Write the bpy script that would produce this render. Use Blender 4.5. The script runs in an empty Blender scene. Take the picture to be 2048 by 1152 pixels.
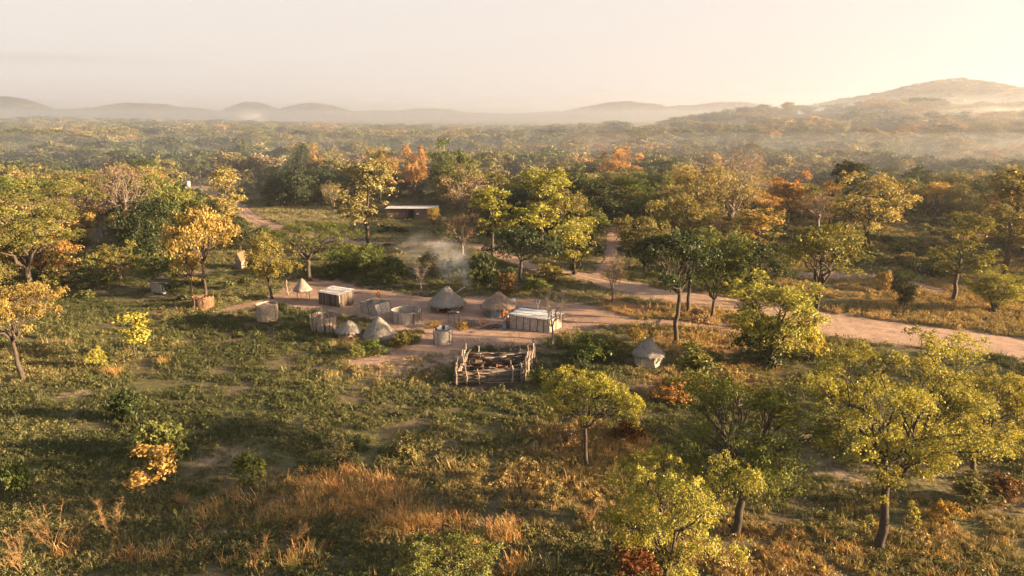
import bpy, math, random
import numpy as np
from mathutils import Vector

# ------------------------------------------------------------------ camera, world, sun, exposure
sc = bpy.context.scene
COL = sc.collection
CAM_H = 26.0
F_PX = 1384.0                       # focal length in pixels of a 2048 px wide picture
PITCH = math.atan((576 - 238) / F_PX)
CP, SP = math.cos(PITCH), math.sin(PITCH)

cam_data = bpy.data.cameras.new("camera")
cam = bpy.data.objects.new("camera", cam_data)
COL.objects.link(cam)
cam.location = (0, 0, CAM_H)
cam.rotation_euler = (math.pi / 2 - PITCH, 0, 0)
cam_data.sensor_width = 36.0
cam_data.lens = 36.0 * F_PX / 2048.0
cam_data.clip_start = 0.5
cam_data.clip_end = 40000
sc.camera = cam

SUN_EL = math.radians(11.8)
SUN_AZ = math.radians(99.0)        # clockwise from the view direction: low, right and a little behind
SUN_DIR = Vector((math.sin(SUN_AZ) * math.cos(SUN_EL), math.cos(SUN_AZ) * math.cos(SUN_EL), math.sin(SUN_EL)))

world = bpy.data.worlds.new("World")
sc.world = world
world.use_nodes = True
wn, wl = world.node_tree.nodes, world.node_tree.links
wn.clear()
w_out = wn.new("ShaderNodeOutputWorld")
w_bg = wn.new("ShaderNodeBackground")
w_sky = wn.new("ShaderNodeTexSky")
w_sky.sky_type = 'NISHITA'
w_sky.sun_disc = False
w_sky.sun_elevation = SUN_EL
w_sky.sun_rotation = SUN_AZ
w_sky.altitude = 900
w_sky.air_density = 1.0
w_sky.dust_density = 1.5
w_sky.ozone_density = 1.0
w_hsv = wn.new("ShaderNodeHueSaturation")
w_hsv.inputs["Saturation"].default_value = 0.8
w_hsv.inputs["Value"].default_value = 0.5
w_mul = wn.new("ShaderNodeMix"); w_mul.data_type = 'RGBA'; w_mul.blend_type = 'MIX'
w_mul.inputs[7].default_value = (1.32, 1.17, 1.06, 1)      # milky dust veil, thick along the horizon and thinning steadily upward
# one faint smear of cloud low in the sky on the left
w_tc = wn.new("ShaderNodeTexCoord")
w_map = wn.new("ShaderNodeMapping")
w_map.inputs["Scale"].default_value = (5.0, 5.0, 120.0)
w_noise = wn.new("ShaderNodeTexNoise"); w_noise.inputs["Scale"].default_value = 1.0
w_noise.inputs["Detail"].default_value = 4
w_sep = wn.new("ShaderNodeSeparateXYZ")
wl.new(w_tc.outputs["Generated"], w_sep.inputs[0])
wl.new(w_tc.outputs["Generated"], w_map.inputs["Vector"])
wl.new(w_map.outputs[0], w_noise.inputs["Vector"])
def wmath(op, a, b=None):
    n = wn.new("ShaderNodeMath"); n.operation = op
    for i, v in enumerate((a, b)):
        if v is None: continue
        if isinstance(v, (int, float)): n.inputs[i].default_value = v
        else: wl.new(v, n.inputs[i])
    n.use_clamp = False
    return n.outputs[0]
w_z = wmath('MAXIMUM', w_sep.outputs[2], 0.0)
w_veil = wmath('POWER', 2.718, wmath('MULTIPLY', wmath('MULTIPLY', w_z, w_z), -2.2))
wl.new(wmath('MULTIPLY', w_veil, 0.985), w_mul.inputs["Factor"])
w_band = wn.new("ShaderNodeMapRange"); w_band.interpolation_type = 'SMOOTHSTEP'
wl.new(wmath('ABSOLUTE', wmath('SUBTRACT', w_sep.outputs[2], 0.067)), w_band.inputs[0])
w_band.inputs[1].default_value = 0.0; w_band.inputs[2].default_value = 0.009
w_band.inputs[3].default_value = 1.0; w_band.inputs[4].default_value = 0.0
w_side = wn.new("ShaderNodeMapRange"); w_side.interpolation_type = 'SMOOTHSTEP'
wl.new(w_sep.outputs[0], w_side.inputs[0])
w_side.inputs[1].default_value = -0.52; w_side.inputs[2].default_value = -0.36
w_side.inputs[3].default_value = 1.0; w_side.inputs[4].default_value = 0.0
w_cl = wn.new("ShaderNodeMapRange")
wl.new(w_noise.outputs[0], w_cl.inputs[0]); w_cl.inputs[1].default_value = 0.35; w_cl.inputs[2].default_value = 0.65
w_fac = wmath('MULTIPLY', wmath('MULTIPLY', wmath('MULTIPLY', w_band.outputs[0], w_side.outputs[0]), w_cl.outputs[0]), 0.45)
w_cloud = wn.new("ShaderNodeMix"); w_cloud.data_type = 'RGBA'
w_cloud.inputs[7].default_value = (.74, .67, .63, 1)
wl.new(w_sky.outputs[0], w_hsv.inputs["Color"])
wl.new(w_hsv.outputs[0], w_mul.inputs[6])
wl.new(w_fac, w_cloud.inputs["Factor"])
wl.new(w_mul.outputs[2], w_cloud.inputs[6])
wl.new(w_cloud.outputs[2], w_bg.inputs["Color"])
w_bg.inputs["Strength"].default_value = 0.10
wl.new(w_bg.outputs[0], w_out.inputs[0])

sun_data = bpy.data.lights.new("sun", 'SUN')
sun_data.energy = 5.0
sun_data.angle = math.radians(0.6)
sun_data.color = (1.0, 0.69, 0.40)
sun = bpy.data.objects.new("sun", sun_data)
COL.objects.link(sun)
sun.location = SUN_DIR * 300
sun.rotation_euler = SUN_DIR.to_track_quat('Z', 'Y').to_euler()

sc.view_settings.view_transform = 'Standard'
sc.view_settings.look = 'None'
sc.view_settings.exposure = 2.8
sc.view_settings.gamma = 1.0
sc.view_settings.use_curve_mapping = False
sc.render.engine = 'CYCLES'
cy = sc.cycles
cy.max_bounces = 5; cy.diffuse_bounces = 2; cy.glossy_bounces = 1; cy.transmission_bounces = 3
cy.transparent_max_bounces = 4; cy.volume_bounces = 1
cy.caustics_reflective = False; cy.caustics_refractive = False
cy.volume_max_steps = 64
cy.volume_step_rate = 2.0
cy.use_denoising = True
cy.sample_clamp_indirect = 4.0

R = random.Random(11)
NR = np.random.default_rng(11)
HAZE = 0.00023

# ------------------------------------------------------------------ picture <-> place
def sstep(a, b, x):
    t = np.clip((np.asarray(x, float) - a) / (b - a), 0, 1)
    return t * t * (3 - 2 * t)

def vnoise(x, y, seed=0):
    x = np.asarray(x, float); y = np.asarray(y, float)
    xi = np.floor(x).astype(np.int64); yi = np.floor(y).astype(np.int64)
    fx = x - xi; fy = y - yi
    def h(a, b):
        n = (a * 374761393 + b * 668265263 + seed * 1442695041) & 0xffffffff
        n = ((n ^ (n >> 13)) * 1274126177) & 0xffffffff
        return ((n ^ (n >> 16)) & 0xffff) / 65535.0
    ux = fx * fx * (3 - 2 * fx); uy = fy * fy * (3 - 2 * fy)
    return (h(xi, yi) * (1 - ux) + h(xi + 1, yi) * ux) * (1 - uy) + (h(xi, yi + 1) * (1 - ux) + h(xi + 1, yi + 1) * ux) * uy

def fbm(x, y, seed=0, oct=4):
    s = 0; a = 0.5; t = 0
    for i in range(oct):
        s = s + a * vnoise(x, y, seed + i * 17); t += a
        x = np.asarray(x) * 2.03; y = np.asarray(y) * 2.03; a *= 0.5
    return s / t

HILLS = [  # x, y, radius x, radius y, height : far wooded ranges
    (2480, 4050, 880, 560, 222), (3020, 3900, 560, 480, 190), (2000, 4400, 700, 500, 100),
    (900, 5600, 620, 500, 150), (1700, 5600, 800, 500, 160), (420, 6200, 900, 400, 90),
    (-700, 6200, 520, 400, 112), (-1650, 5900, 420, 400, 140), (-2160, 6000, 330, 300, 165),
    (-3700, 5200, 420, 420, 185), (-3000, 5600, 1100, 500, 128), (-4200, 4600, 700, 600, 120),
    (-1200, 6600, 2400, 500, 96), (2600, 6600, 2500, 500, 100), (4600, 4600, 1200, 700, 160),
]
HILLS = [tuple(v * .62 for v in h) for h in HILLS]
def hill_h(x, y):
    z = np.zeros_like(np.asarray(x, float))
    for (hx, hy, rx, ry, hh) in HILLS:
        d = ((x - hx) / rx) ** 2 + ((y - hy) / ry) ** 2
        z = np.maximum(z, hh * np.exp(-d * 1.1))
    n = fbm(np.asarray(x) / 260., np.asarray(y) / 260., 5, 4) - 0.5
    return z * (1 + 0.35 * n) + n * 12 * (z > 4) - 4

def ground_h(x, y):
    x = np.asarray(x, float); y = np.asarray(y, float)
    far = sstep(260, 900, y)
    z = 7 * sstep(900, 3000, y) + far * 9 * (fbm(x / 260., y / 260., 3, 3) - 0.45)
    z = z + 31 * np.exp(-(((x - 420) / 260.) ** 2 + ((y - 880) / 190.) ** 2)) * sstep(350, 650, y)
    z = z + 22 * np.exp(-(((x - 800) / 330.) ** 2 + ((y - 980) / 260.) ** 2))
    z = z + 16 * np.exp(-(((x + 900) / 500.) ** 2 + ((y - 1200) / 300.) ** 2))
    z = z + 0.10 * (fbm(x / 6., y / 6., 9, 3) - 0.5) * sstep(400, 200, y)
    return z

def gh(x, y):
    return float(ground_h(x, y))

def proj(x, y, z):
    d = y * CP - (z - CAM_H) * SP
    up = y * SP + (z - CAM_H) * CP
    return 1024 + F_PX * x / d, 576 - F_PX * up / d, d

def G(px, py, z=0.0):
    u = px - 1024; v = py - 576
    fy = F_PX * CP - v * SP
    dn = F_PX * SP + v * CP
    k = (CAM_H - z) / dn
    return Vector((u * k, fy * k, z))

def ppm(py):
    p = G(1024, py); return F_PX / (p.y * CP + CAM_H * SP)

def zfor(by, ty, y=None):
    y = G(1024, by).y if y is None else y
    lo, hi = 0.0, 60.0
    for _ in range(40):
        m = (lo + hi) / 2
        if proj(0, y, m)[1] > ty: lo = m
        else: hi = m
    return lo

# ------------------------------------------------------------------ mesh helpers
def np_mesh(name, V, Q, tint=None, smooth=False):
    me = bpy.data.meshes.new(name)
    V = np.asarray(V, np.float32); Q = np.asarray(Q, np.int32)
    k = Q.shape[1]
    me.vertices.add(len(V)); me.vertices.foreach_set('co', V.ravel())
    me.loops.add(Q.size); me.loops.foreach_set('vertex_index', Q.ravel())
    me.polygons.add(len(Q)); me.polygons.foreach_set('loop_start', np.arange(0, Q.size, k, dtype=np.int32))
    if smooth: me.polygons.foreach_set('use_smooth', np.ones(len(Q), bool))
    me.update(calc_edges=True)
    if tint is not None:
        a = me.color_attributes.new('tint', 'FLOAT_COLOR', 'POINT')
        a.data.foreach_set('color', np.asarray(tint, np.float32).ravel())
    return me

def link(name, me, parent=None, mat=None):
    o = bpy.data.objects.new(name, me)
    COL.objects.link(o)
    if parent is not None: o.parent = parent
    if mat is not None and me is not None and len(me.materials) == 0: me.materials.append(mat)
    return o

def tag(o, label=None, cat=None, group=None, kind=None):
    if label: o['label'] = label
    if cat: o['category'] = cat
    if group: o['group'] = group
    if kind: o['kind'] = kind
    return o

def thing(name, loc, label, cat, rz=0.0, group=None):
    o = bpy.data.objects.new(name, None); COL.objects.link(o)
    o.empty_display_size = 0.2
    o.location = loc; o.rotation_euler = (0, 0, rz)
    return tag(o, label, cat, group)

class MB:
    def __init__(s): s.v = []; s.f = []
    def add(s, vs, fs):
        b = len(s.v); s.v += [tuple(p) for p in vs]; s.f += [tuple(i + b for i in f) for f in fs]; return s
    def box(s, cx, cy, cz, sx, sy, sz, rz=0.0, jit=0.0):
        c, n = math.cos(rz), math.sin(rz); vs = []
        for z in (-.5, .5):
            for (a, b) in ((-.5, -.5), (.5, -.5), (.5, .5), (-.5, .5)):
                x, y = a * sx, b * sy
                vs.append((cx + x * c - y * n + R.uniform(-jit, jit), cy + x * n + y * c + R.uniform(-jit, jit), cz + z * sz + R.uniform(-jit, jit)))
        return s.add(vs, [(0, 3, 2, 1), (4, 5, 6, 7), (0, 1, 5, 4), (1, 2, 6, 5), (2, 3, 7, 6), (3, 0, 4, 7)])
    def tube(s, pts, rad, n=6):
        pts = [Vector(p) for p in pts]
        if not isinstance(rad, (list, tuple)): rad = [rad] * len(pts)
        vs = []; fs = []
        for i, p in enumerate(pts):
            t = (pts[min(i + 1, len(pts) - 1)] - pts[max(i - 1, 0)]).normalized()
            a = t.cross(Vector((0.31, 0.93, 0.17))).normalized()
            if a.length < .1: a = Vector((1, 0, 0))
            b = t.cross(a)
            for k in range(n):
                w = 2 * math.pi * k / n
                vs.append(p + (a * math.cos(w) + b * math.sin(w)) * rad[i])
        for i in range(len(pts) - 1):
            for k in range(n):
                fs.append((i * n + k, i * n + (k + 1) % n, (i + 1) * n + (k + 1) % n, (i + 1) * n + k))
        fs.append(tuple(range(n - 1, -1, -1))); fs.append(tuple((len(pts) - 1) * n + k for k in range(n)))
        return s.add(vs, fs)
    def pole(s, a, b, r, wob=0.03, n=6, segs=4, r2=None):
        a = Vector(a); b = Vector(b); L = (b - a).length; pts = []; rr = []
        for i in range(segs + 1):
            t = i / segs; p = a.lerp(b, t)
            if 0 < i < segs: p += Vector((R.uniform(-1, 1), R.uniform(-1, 1), R.uniform(-.5, .5))) * wob * L
            pts.append(p); rr.append((r + ((r2 if r2 is not None else r * .75) - r) * t) * R.uniform(.88, 1.12))
        return s.tube(pts, rr, n)
    def build(s, name, mat, parent=None, smooth=False):
        me = bpy.data.meshes.new(name); me.from_pydata(s.v, [], s.f)
        if smooth: me.polygons.foreach_set('use_smooth', np.ones(len(me.polygons), bool))
        me.update(); return link(name, me, parent, mat)

# ------------------------------------------------------------------ materials
def nt(name):
    m = bpy.data.materials.new(name); m.use_nodes = True
    n, l = m.node_tree.nodes, m.node_tree.links
    return m, n, l, n["Principled BSDF"]

def noise(n, l, scale, detail=4, vec=None, rough=0.55):
    t = n.new("ShaderNodeTexNoise"); t.inputs["Scale"].default_value = scale
    t.inputs["Detail"].default_value = detail; t.inputs["Roughness"].default_value = rough
    if vec is not None: l.new(vec, t.inputs["Vector"])
    return t.outputs[0]

def ramp(n, l, fac, stops):
    r = n.new("ShaderNodeValToRGB"); l.new(fac, r.inputs[0])
    el = r.color_ramp.elements
    while len(el) < len(stops): el.new(0.5)
    for e, (p, c) in zip(el, stops): e.position = p; e.color = (*c, 1)
    return r.outputs[0]

def mixc(n, l, fac, a, b, mode='MIX'):
    m = n.new("ShaderNodeMix"); m.data_type = 'RGBA'; m.blend_type = mode
    for s, v in ((0, fac), (6, a), (7, b)):
        if isinstance(v, (int, float)): m.inputs[s].default_value = v
        elif isinstance(v, tuple): m.inputs[s].default_value = (*v, 1)
        else: l.new(v, m.inputs[s])
    return m.outputs[2]

def bump(n, l, b, h, strength=0.5, dist=0.05):
    k = n.new("ShaderNodeBump"); k.inputs["Strength"].default_value = strength; k.inputs["Distance"].default_value = dist
    l.new(h, k.inputs["Height"]); l.new(k.outputs[0], b.inputs["Normal"])

def stretched(n, l, sx, sy, sz):
    tc = n.new("ShaderNodeTexCoord"); mp = n.new("ShaderNodeMapping")
    mp.inputs["Scale"].default_value = (sx, sy, sz); l.new(tc.outputs["Object"], mp.inputs["Vector"])
    return mp.outputs[0]

def simple(name, c0, c1, scale=6, rough=0.9, stretch=None, bmp=0.4, per_obj=0.25):
    m, n, l, b = nt(name)
    vec = stretched(n, l, *(stretch or (1, 1, 1)))
    f = noise(n, l, scale, 5, vec, 0.65)
    col = ramp(n, l, f, [(0.3, c0), (0.7, c1)])
    if per_obj:
        oi = n.new("ShaderNodeObjectInfo")
        mr = n.new("ShaderNodeMapRange"); l.new(oi.outputs["Random"], mr.inputs[0])
        mr.inputs[3].default_value = 1 - per_obj; mr.inputs[4].default_value = 1 + per_obj
        hv = n.new("ShaderNodeHueSaturation"); l.new(mr.outputs[0], hv.inputs["Value"]); l.new(col, hv.inputs["Color"])
        col = hv.outputs[0]
    l.new(col, b.inputs["Base Color"]); b.inputs["Roughness"].default_value = rough
    b.inputs["Specular IOR Level"].default_value = 0.2
    bump(n, l, b, f, bmp, 0.03)
    return m

def leaf_mat(name, inst=False, trans=0.27):
    m, n, l, b = nt(name)
    n.remove(b); out = n["Material Output"]
    if inst:
        a = n.new("ShaderNodeAttribute"); a.attribute_type = 'INSTANCER'; a.attribute_name = 'icol'; base = a.outputs["Color"]
    else:
        a = n.new("ShaderNodeObjectInfo"); base = a.outputs["Color"]
    t = n.new("ShaderNodeAttribute"); t.attribute_name = 'tint'
    col = mixc(n, l, 1.0, base, t.outputs["Color"], 'MULTIPLY')
    d = n.new("ShaderNodeBsdfDiffuse"); l.new(col, d.inputs["Color"])
    tr = n.new("ShaderNodeBsdfTranslucent")
    l.new(mixc(n, l, 1.0, col, (1.25, 1.1, 0.55), 'MULTIPLY'), tr.inputs["Color"])
    mx = n.new("ShaderNodeMixShader"); mx.inputs[0].default_value = trans
    l.new(d.outputs[0], mx.inputs[1]); l.new(tr.outputs[0], mx.inputs[2])
    g = n.new("ShaderNodeBsdfGlossy"); g.inputs["Roughness"].default_value = 0.5
    g.inputs["Color"].default_value = (0.9, 0.9, 0.85, 1)
    mx2 = n.new("ShaderNodeMixShader"); mx2.inputs[0].default_value = 0.015
    l.new(mx.outputs[0], mx2.inputs[1]); l.new(g.outputs[0], mx2.inputs[2])
    l.new(mx2.outputs[0], out.inputs[0])
    return m

M = {}
M['leaf'] = leaf_mat('leaf')
M['leaf_i'] = leaf_mat('leaf_scattered', True)
M['bark'] = simple('bark', (0.026, 0.020, 0.016), (0.085, 0.068, 0.055), 9, stretch=(3, 3, .6))
M['bark_grey'] = simple('bark_grey', (0.07, 0.058, 0.05), (0.20, 0.17, 0.145), 6, stretch=(3, 3, .8))
M['bark_pale'] = simple('bark_pale', (0.18, 0.145, 0.12), (0.40, 0.335, 0.28), 6, stretch=(3, 3, .8))
M['thatch'] = simple('thatch', (0.11, 0.097, 0.082), (0.33, 0.295, 0.25), 14, stretch=(6, 6, 1), bmp=.8, per_obj=.08)
M['thatch_warm'] = simple('thatch_warm', (0.14, 0.10, 0.07), (0.36, 0.265, 0.195), 14, stretch=(6, 6, 1), bmp=.8, per_obj=.08)
M['straw'] = simple('straw', (0.12, 0.105, 0.088), (0.42, 0.375, 0.315), 3, per_obj=0)
M['straw_warm'] = simple('straw_warm', (0.14, 0.10, 0.07), (0.44, 0.32, 0.235), 3, per_obj=0)
M['straw_brown'] = simple('straw_brown', (0.09, 0.052, 0.03), (0.25, 0.15, 0.085), 5, per_obj=0)
M['wood'] = simple('weathered_wood', (0.055, 0.041, 0.032), (0.22, 0.17, 0.13), 8, stretch=(5, 5, .7), per_obj=.35)
M['wood_dark'] = simple('dark_wood', (0.03, 0.024, 0.02), (0.12, 0.10, 0.085), 8, stretch=(5, 5, .7), per_obj=.3)
M['wood_pale'] = simple('pale_wood', (0.12, 0.10, 0.083), (0.33, 0.28, 0.24), 8, stretch=(5, 5, .7), per_obj=.3)
M['mud'] = simple('mud_wall', (0.20, 0.135, 0.10), (0.37, 0.26, 0.19), 3)
M['brick'] = simple('brown_brick', (0.10, 0.062, 0.048), (0.20, 0.125, 0.095), 5)
M['metal'] = simple('zinc_sheet', (0.26, 0.245, 0.23), (0.62, 0.61, 0.60), 1.6, rough=.45, per_obj=.1, bmp=.1)
M['tarp'] = simple('dark_tarpaulin', (0.02, 0.022, 0.025), (0.16, 0.16, 0.16), 5, rough=.6)
M['white_sheet'] = simple('white_sheet', (0.38, 0.37, 0.355), (0.74, 0.73, 0.71), 1.8, rough=.6, per_obj=.08)
M['cloth_white'] = simple('white_cloth', (0.6, 0.58, 0.55), (0.8, 0.78, 0.75), 3)
M['cloth_blue'] = simple('blue_cloth', (0.05, 0.10, 0.13), (0.16, 0.25, 0.30), 3)
M['cloth_dark'] = simple('dark_cloth', (0.03, 0.03, 0.045), (0.09, 0.085, 0.11), 4)
M['cloth_red'] = simple('red_cloth', (0.25, 0.05, 0.03), (0.42, 0.10, 0.06), 4)
M['cloth_orange'] = simple('orange_cloth', (0.5, 0.18, 0.04), (0.75, 0.32, 0.08), 4)
M['clay'] = simple('orange_clay', (0.4, 0.17, 0.07), (0.6, 0.28, 0.12), 4)
M['skin'] = simple('skin', (0.07, 0.04, 0.028), (0.12, 0.07, 0.05), 4, per_obj=0)
M['hair'] = simple('hair', (0.01, 0.009, 0.008), (0.02, 0.018, 0.016), 10, per_obj=0)
M['hide'] = simple('brown_hide', (0.075, 0.036, 0.022), (0.17, 0.082, 0.05), 3, per_obj=.3)
M['hide_dark'] = simple('dark_hide', (0.025, 0.018, 0.016), (0.09, 0.055, 0.04), 3, per_obj=.3)
M['horn'] = simple('horn', (0.3, 0.26, 0.2), (0.5, 0.45, 0.38), 3)
M['ash'] = simple('ash', (0.03, 0.028, 0.027), (0.2, 0.19, 0.18), 6)
M['blue_paint'] = simple('blue_paint', (0.08, 0.2, 0.42), (0.12, 0.28, 0.55), 2)

def reed_mat(name, c0, c1, gap):
    m, n, l, b = nt(name)
    v = stretched(n, l, 1, 1, 1)
    f = noise(n, l, 3.0, 5, v, .7)
    v2 = stretched(n, l, 1.5, 1.5, 22)
    f2 = noise(n, l, 2.4, 3, v2, .6)
    v3 = stretched(n, l, 16, 16, 1.2)
    f3 = noise(n, l, 1.5, 2, v3, .6)
    col = ramp(n, l, f, [(.3, c0), (.7, c1)])
    col = mixc(n, l, ramp(n, l, f2, [(.36, (1, 1, 1)), (.5, (0, 0, 0))]), col, gap)
    col = mixc(n, l, ramp(n, l, f3, [(.30, (.8, .8, .8)), (.42, (0, 0, 0))]), col, gap)
    l.new(col, b.inputs["Base Color"]); b.inputs["Roughness"].default_value = .85
    b.inputs["Specular IOR Level"].default_value = .2
    bump(n, l, b, f2, .6, .03)
    return m
M['reed'] = reed_mat('reed_weave', (0.33, 0.285, 0.235), (0.57, 0.50, 0.425), (0.11, 0.09, 0.072))
M['reed_tan'] = reed_mat('tan_reed_weave', (0.22, 0.175, 0.135), (0.40, 0.325, 0.255), (0.075, 0.055, 0.042))
M['reed_grey'] = reed_mat('grey_reed_weave', (0.26, 0.23, 0.20), (0.46, 0.415, 0.365), (0.09, 0.078, 0.068))

def ground_mat():
    m, n, l, b = nt('savanna_ground')
    tc = n.new("ShaderNodeTexCoord"); obj = tc.outputs["Object"]
    at = n.new("ShaderNodeAttribute"); at.attribute_name = 'tint'
    sep = n.new("ShaderNodeSeparateColor"); l.new(at.outputs["Color"], sep.inputs[0])
    big = noise(n, l, .09, 5, obj, .6); mid = noise(n, l, .9, 6, obj, .7); fine = noise(n, l, 7, 5, obj, .75)
    green = ramp(n, l, mid, [(.3, (0.050, 0.052, 0.024)), (.52, (0.090, 0.088, 0.036)), (.72, (0.145, 0.118, 0.055))])
    soil = ramp(n, l, fine, [(.3, (0.085, 0.058, 0.040)), (.7, (0.17, 0.118, 0.083))])
    dirt = ramp(n, l, mid, [(.3, (0.215, 0.145, 0.105)), (.7, (0.33, 0.235, 0.175))])
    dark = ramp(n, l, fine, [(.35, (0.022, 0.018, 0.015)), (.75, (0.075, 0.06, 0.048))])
    litter = ramp(n, l, fine, [(.3, (0.12, 0.065, 0.03)), (.7, (0.30, 0.16, 0.07))])
    def thr(ch, amp, lo, hi):
        a = n.new("ShaderNodeMath"); a.operation = 'MULTIPLY_ADD'; l.new(mid, a.inputs[0]); a.inputs[1].default_value = amp
        l.new(ch, a.inputs[2]); r = n.new("ShaderNodeMapRange"); r.interpolation_type = 'SMOOTHSTEP'
        l.new(a.outputs[0], r.inputs[0]); r.inputs[1].default_value = lo; r.inputs[2].default_value = hi; return r.outputs[0]
    c = mixc(n, l, ramp(n, l, big, [(.45, (0, 0, 0)), (.62, (.75, .75, .75))]), green, soil)
    c = mixc(n, l, thr(sep.outputs[1], .8, .75, 1.1), c, litter)
    c = mixc(n, l, thr(sep.outputs[0], .9, .78, 1.12), c, dirt)
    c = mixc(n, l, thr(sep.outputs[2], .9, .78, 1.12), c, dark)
    sp = ramp(n, l, noise(n, l, 26, 2, obj, .5), [(.66, (0, 0, 0)), (.70, (.5, .5, .5))])
    c = mixc(n, l, sp, c, (0.42, 0.35, 0.28))
    l.new(c, b.inputs["Base Color"]); b.inputs["Roughness"].default_value = .95
    b.inputs["Specular IOR Level"].default_value = .1
    hs = n.new("ShaderNodeMath"); hs.operation = 'ADD'; l.new(mid, hs.inputs[0]); l.new(fine, hs.inputs[1])
    bump(n, l, b, hs.outputs[0], .9, .12)
    return m
M['ground'] = ground_mat()

def dirt_mat(name, c0, c1, c2):
    m, n, l, b = nt(name)
    tc = n.new("ShaderNodeTexCoord"); obj = tc.outputs["Object"]
    mid = noise(n, l, .8, 6, obj, .7); fine = noise(n, l, 9, 5, obj, .7)
    c = ramp(n, l, mid, [(.28, c0), (.5, c1), (.72, c2)])
    c = mixc(n, l, .35, c, ramp(n, l, fine, [(.3, c0), (.7, c2)]))
    big = noise(n, l, .22, 4, obj, .6); c = mixc(n, l, ramp(n, l, big, [(.48, (0, 0, 0)), (.66, (.6, .6, .6))]), c, c0)
    sp = ramp(n, l, noise(n, l, 22, 2, obj, .5), [(.67, (0, 0, 0)), (.71, (.6, .6, .6))])
    c = mixc(n, l, sp, c, (0.45, 0.37, 0.30))
    sd = ramp(n, l, noise(n, l, 13, 2, obj, .5), [(.66, (0, 0, 0)), (.71, (.6, .6, .6))])
    c = mixc(n, l, sd, c, (0.07, 0.05, 0.035))
    l.new(c, b.inputs["Base Color"]); b.inputs["Roughness"].default_value = .95
    b.inputs["Specular IOR Level"].default_value = .1
    hs = n.new("ShaderNodeMath"); hs.operation = 'ADD'; l.new(mid, hs.inputs[0]); l.new(fine, hs.inputs[1])
    bump(n, l, b, hs.outputs[0], .8, .08)
    return m
M['dirt'] = dirt_mat('bare_earth', (0.19, 0.118, 0.083), (0.30, 0.195, 0.14), (0.40, 0.275, 0.20))
M['road'] = dirt_mat('road_dust', (0.22, 0.145, 0.10), (0.34, 0.232, 0.165), (0.43, 0.305, 0.225))

# ------------------------------------------------------------------ ground, paths, hills
def px_poly(pts): return np.array([[*G(*p)[:2]] for p in pts])

YARD = [(425, 628), (470, 612), (520, 600), (560, 585), (590, 566), (622, 556), (690, 566), (740, 580), (830, 590), (870, 594),
        (930, 596), (985, 594), (1060, 598), (1130, 606), (1190, 612), (1250, 632), (1320, 648), (1210, 652), (1140, 660), (1080, 690),
        (1045, 694), (950, 694), (905, 706), (850, 712), (742, 736), (690, 726), (780, 700), (838, 688), (846, 662), (800, 660),
        (735, 640), (700, 632), (640, 626), (590, 618), (560, 606), (500, 622)]
yard_xy = px_poly(YARD)
ROADS = {  # name: (pixel centre line, widths in metres)
    'dirt_road': ([(2420, 762), (2200, 722), (2048, 698), (1880, 676), (1760, 662), (1660, 648), (1580, 632), (1500, 616), (1400, 600), (1290, 583), (1215, 565), (1165, 552), (1080, 540)],
                  [9, 9, 9, 10, 11, 11.5, 9.5, 8, 7, 6.5, 5.5, 4.5, 3.5]),
    'footpath': ([(1190, 556), (1212, 530), (1222, 505), (1226, 480), (1232, 462), (1240, 440)], [2.6, 2.2, 2.2, 3.5, 4.5, 4]),
    'village_track': ([(385, 372), (420, 385), (470, 412), (510, 440), (560, 457), (640, 474), (700, 486), (780, 488), (870, 489), (950, 492), (1010, 515), (1080, 540)],
                      [9, 7, 5, 6, 6, 6, 5, 4.5, 4, 4, 4, 4]),
    'side_path': ([(1600, 548), (1660, 552), (1720, 550), (1800, 563), (1880, 580)], [3, 4, 3, 2.5, 1.5]),
    'field_path': ([(1320, 645), (1420, 655), (1520, 668), (1620, 690)], [3, 2, 1.5, .8]),
}
def catmull(P, n=14):
    P = np.asarray(P, float); out = []
    Q = np.vstack([2 * P[0] - P[1], P, 2 * P[-1] - P[-2]])
    for i in range(len(P) - 1):
        p0, p1, p2, p3 = Q[i:i + 4]
        for t in np.linspace(0, 1, n, endpoint=False):
            out.append(.5 * (2 * p1 + (p2 - p0) * t + (2 * p0 - 5 * p1 + 4 * p2 - p3) * t * t + (3 * p1 - p0 - 3 * p2 + p3) * t ** 3))
    out.append(P[-1]); return np.array(out)
road_lines = {}
for k, (pts, w) in ROADS.items():
    c = catmull(np.column_stack([px_poly(pts), w])); road_lines[k] = c

def seg_dist(x, y, line):
    best = np.full(x.shape, 1e9); 
    for (a, b) in zip(line[:-1], line[1:]):
        dx, dy = b[0] - a[0], b[1] - a[1]; L = dx * dx + dy * dy + 1e-9
        t = np.clip(((x - a[0]) * dx + (y - a[1]) * dy) / L, 0, 1)
        d = np.hypot(x - a[0] - t * dx, y - a[1] - t * dy) - (a[2] + (b[2] - a[2]) * t) / 2
        best = np.minimum(best, d)
    return best

def inside(x, y, poly):
    r = np.zeros(x.shape, bool); n = len(poly); j = n - 1
    for i in range(n):
        xi, yi = poly[i]; xj, yj = poly[j]
        c = ((yi > y) != (yj > y)) & (x < (xj - xi) * (y - yi) / (yj - yi + 1e-12) + xi)
        r ^= c; j = i
    return r

def poly_dist(x, y, poly):
    P = np.column_stack([np.vstack([poly, poly[:1]]), np.zeros(len(poly) + 1)])
    d = seg_dist(x, y, P)
    return np.where(inside(x, y, poly), -d, d)

def blob(x, y, px, py, rx, ry):
    p = G(px, py); return np.exp(-(((x - p.x) / rx) ** 2 + ((y - p.y) / ry) ** 2))

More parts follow.
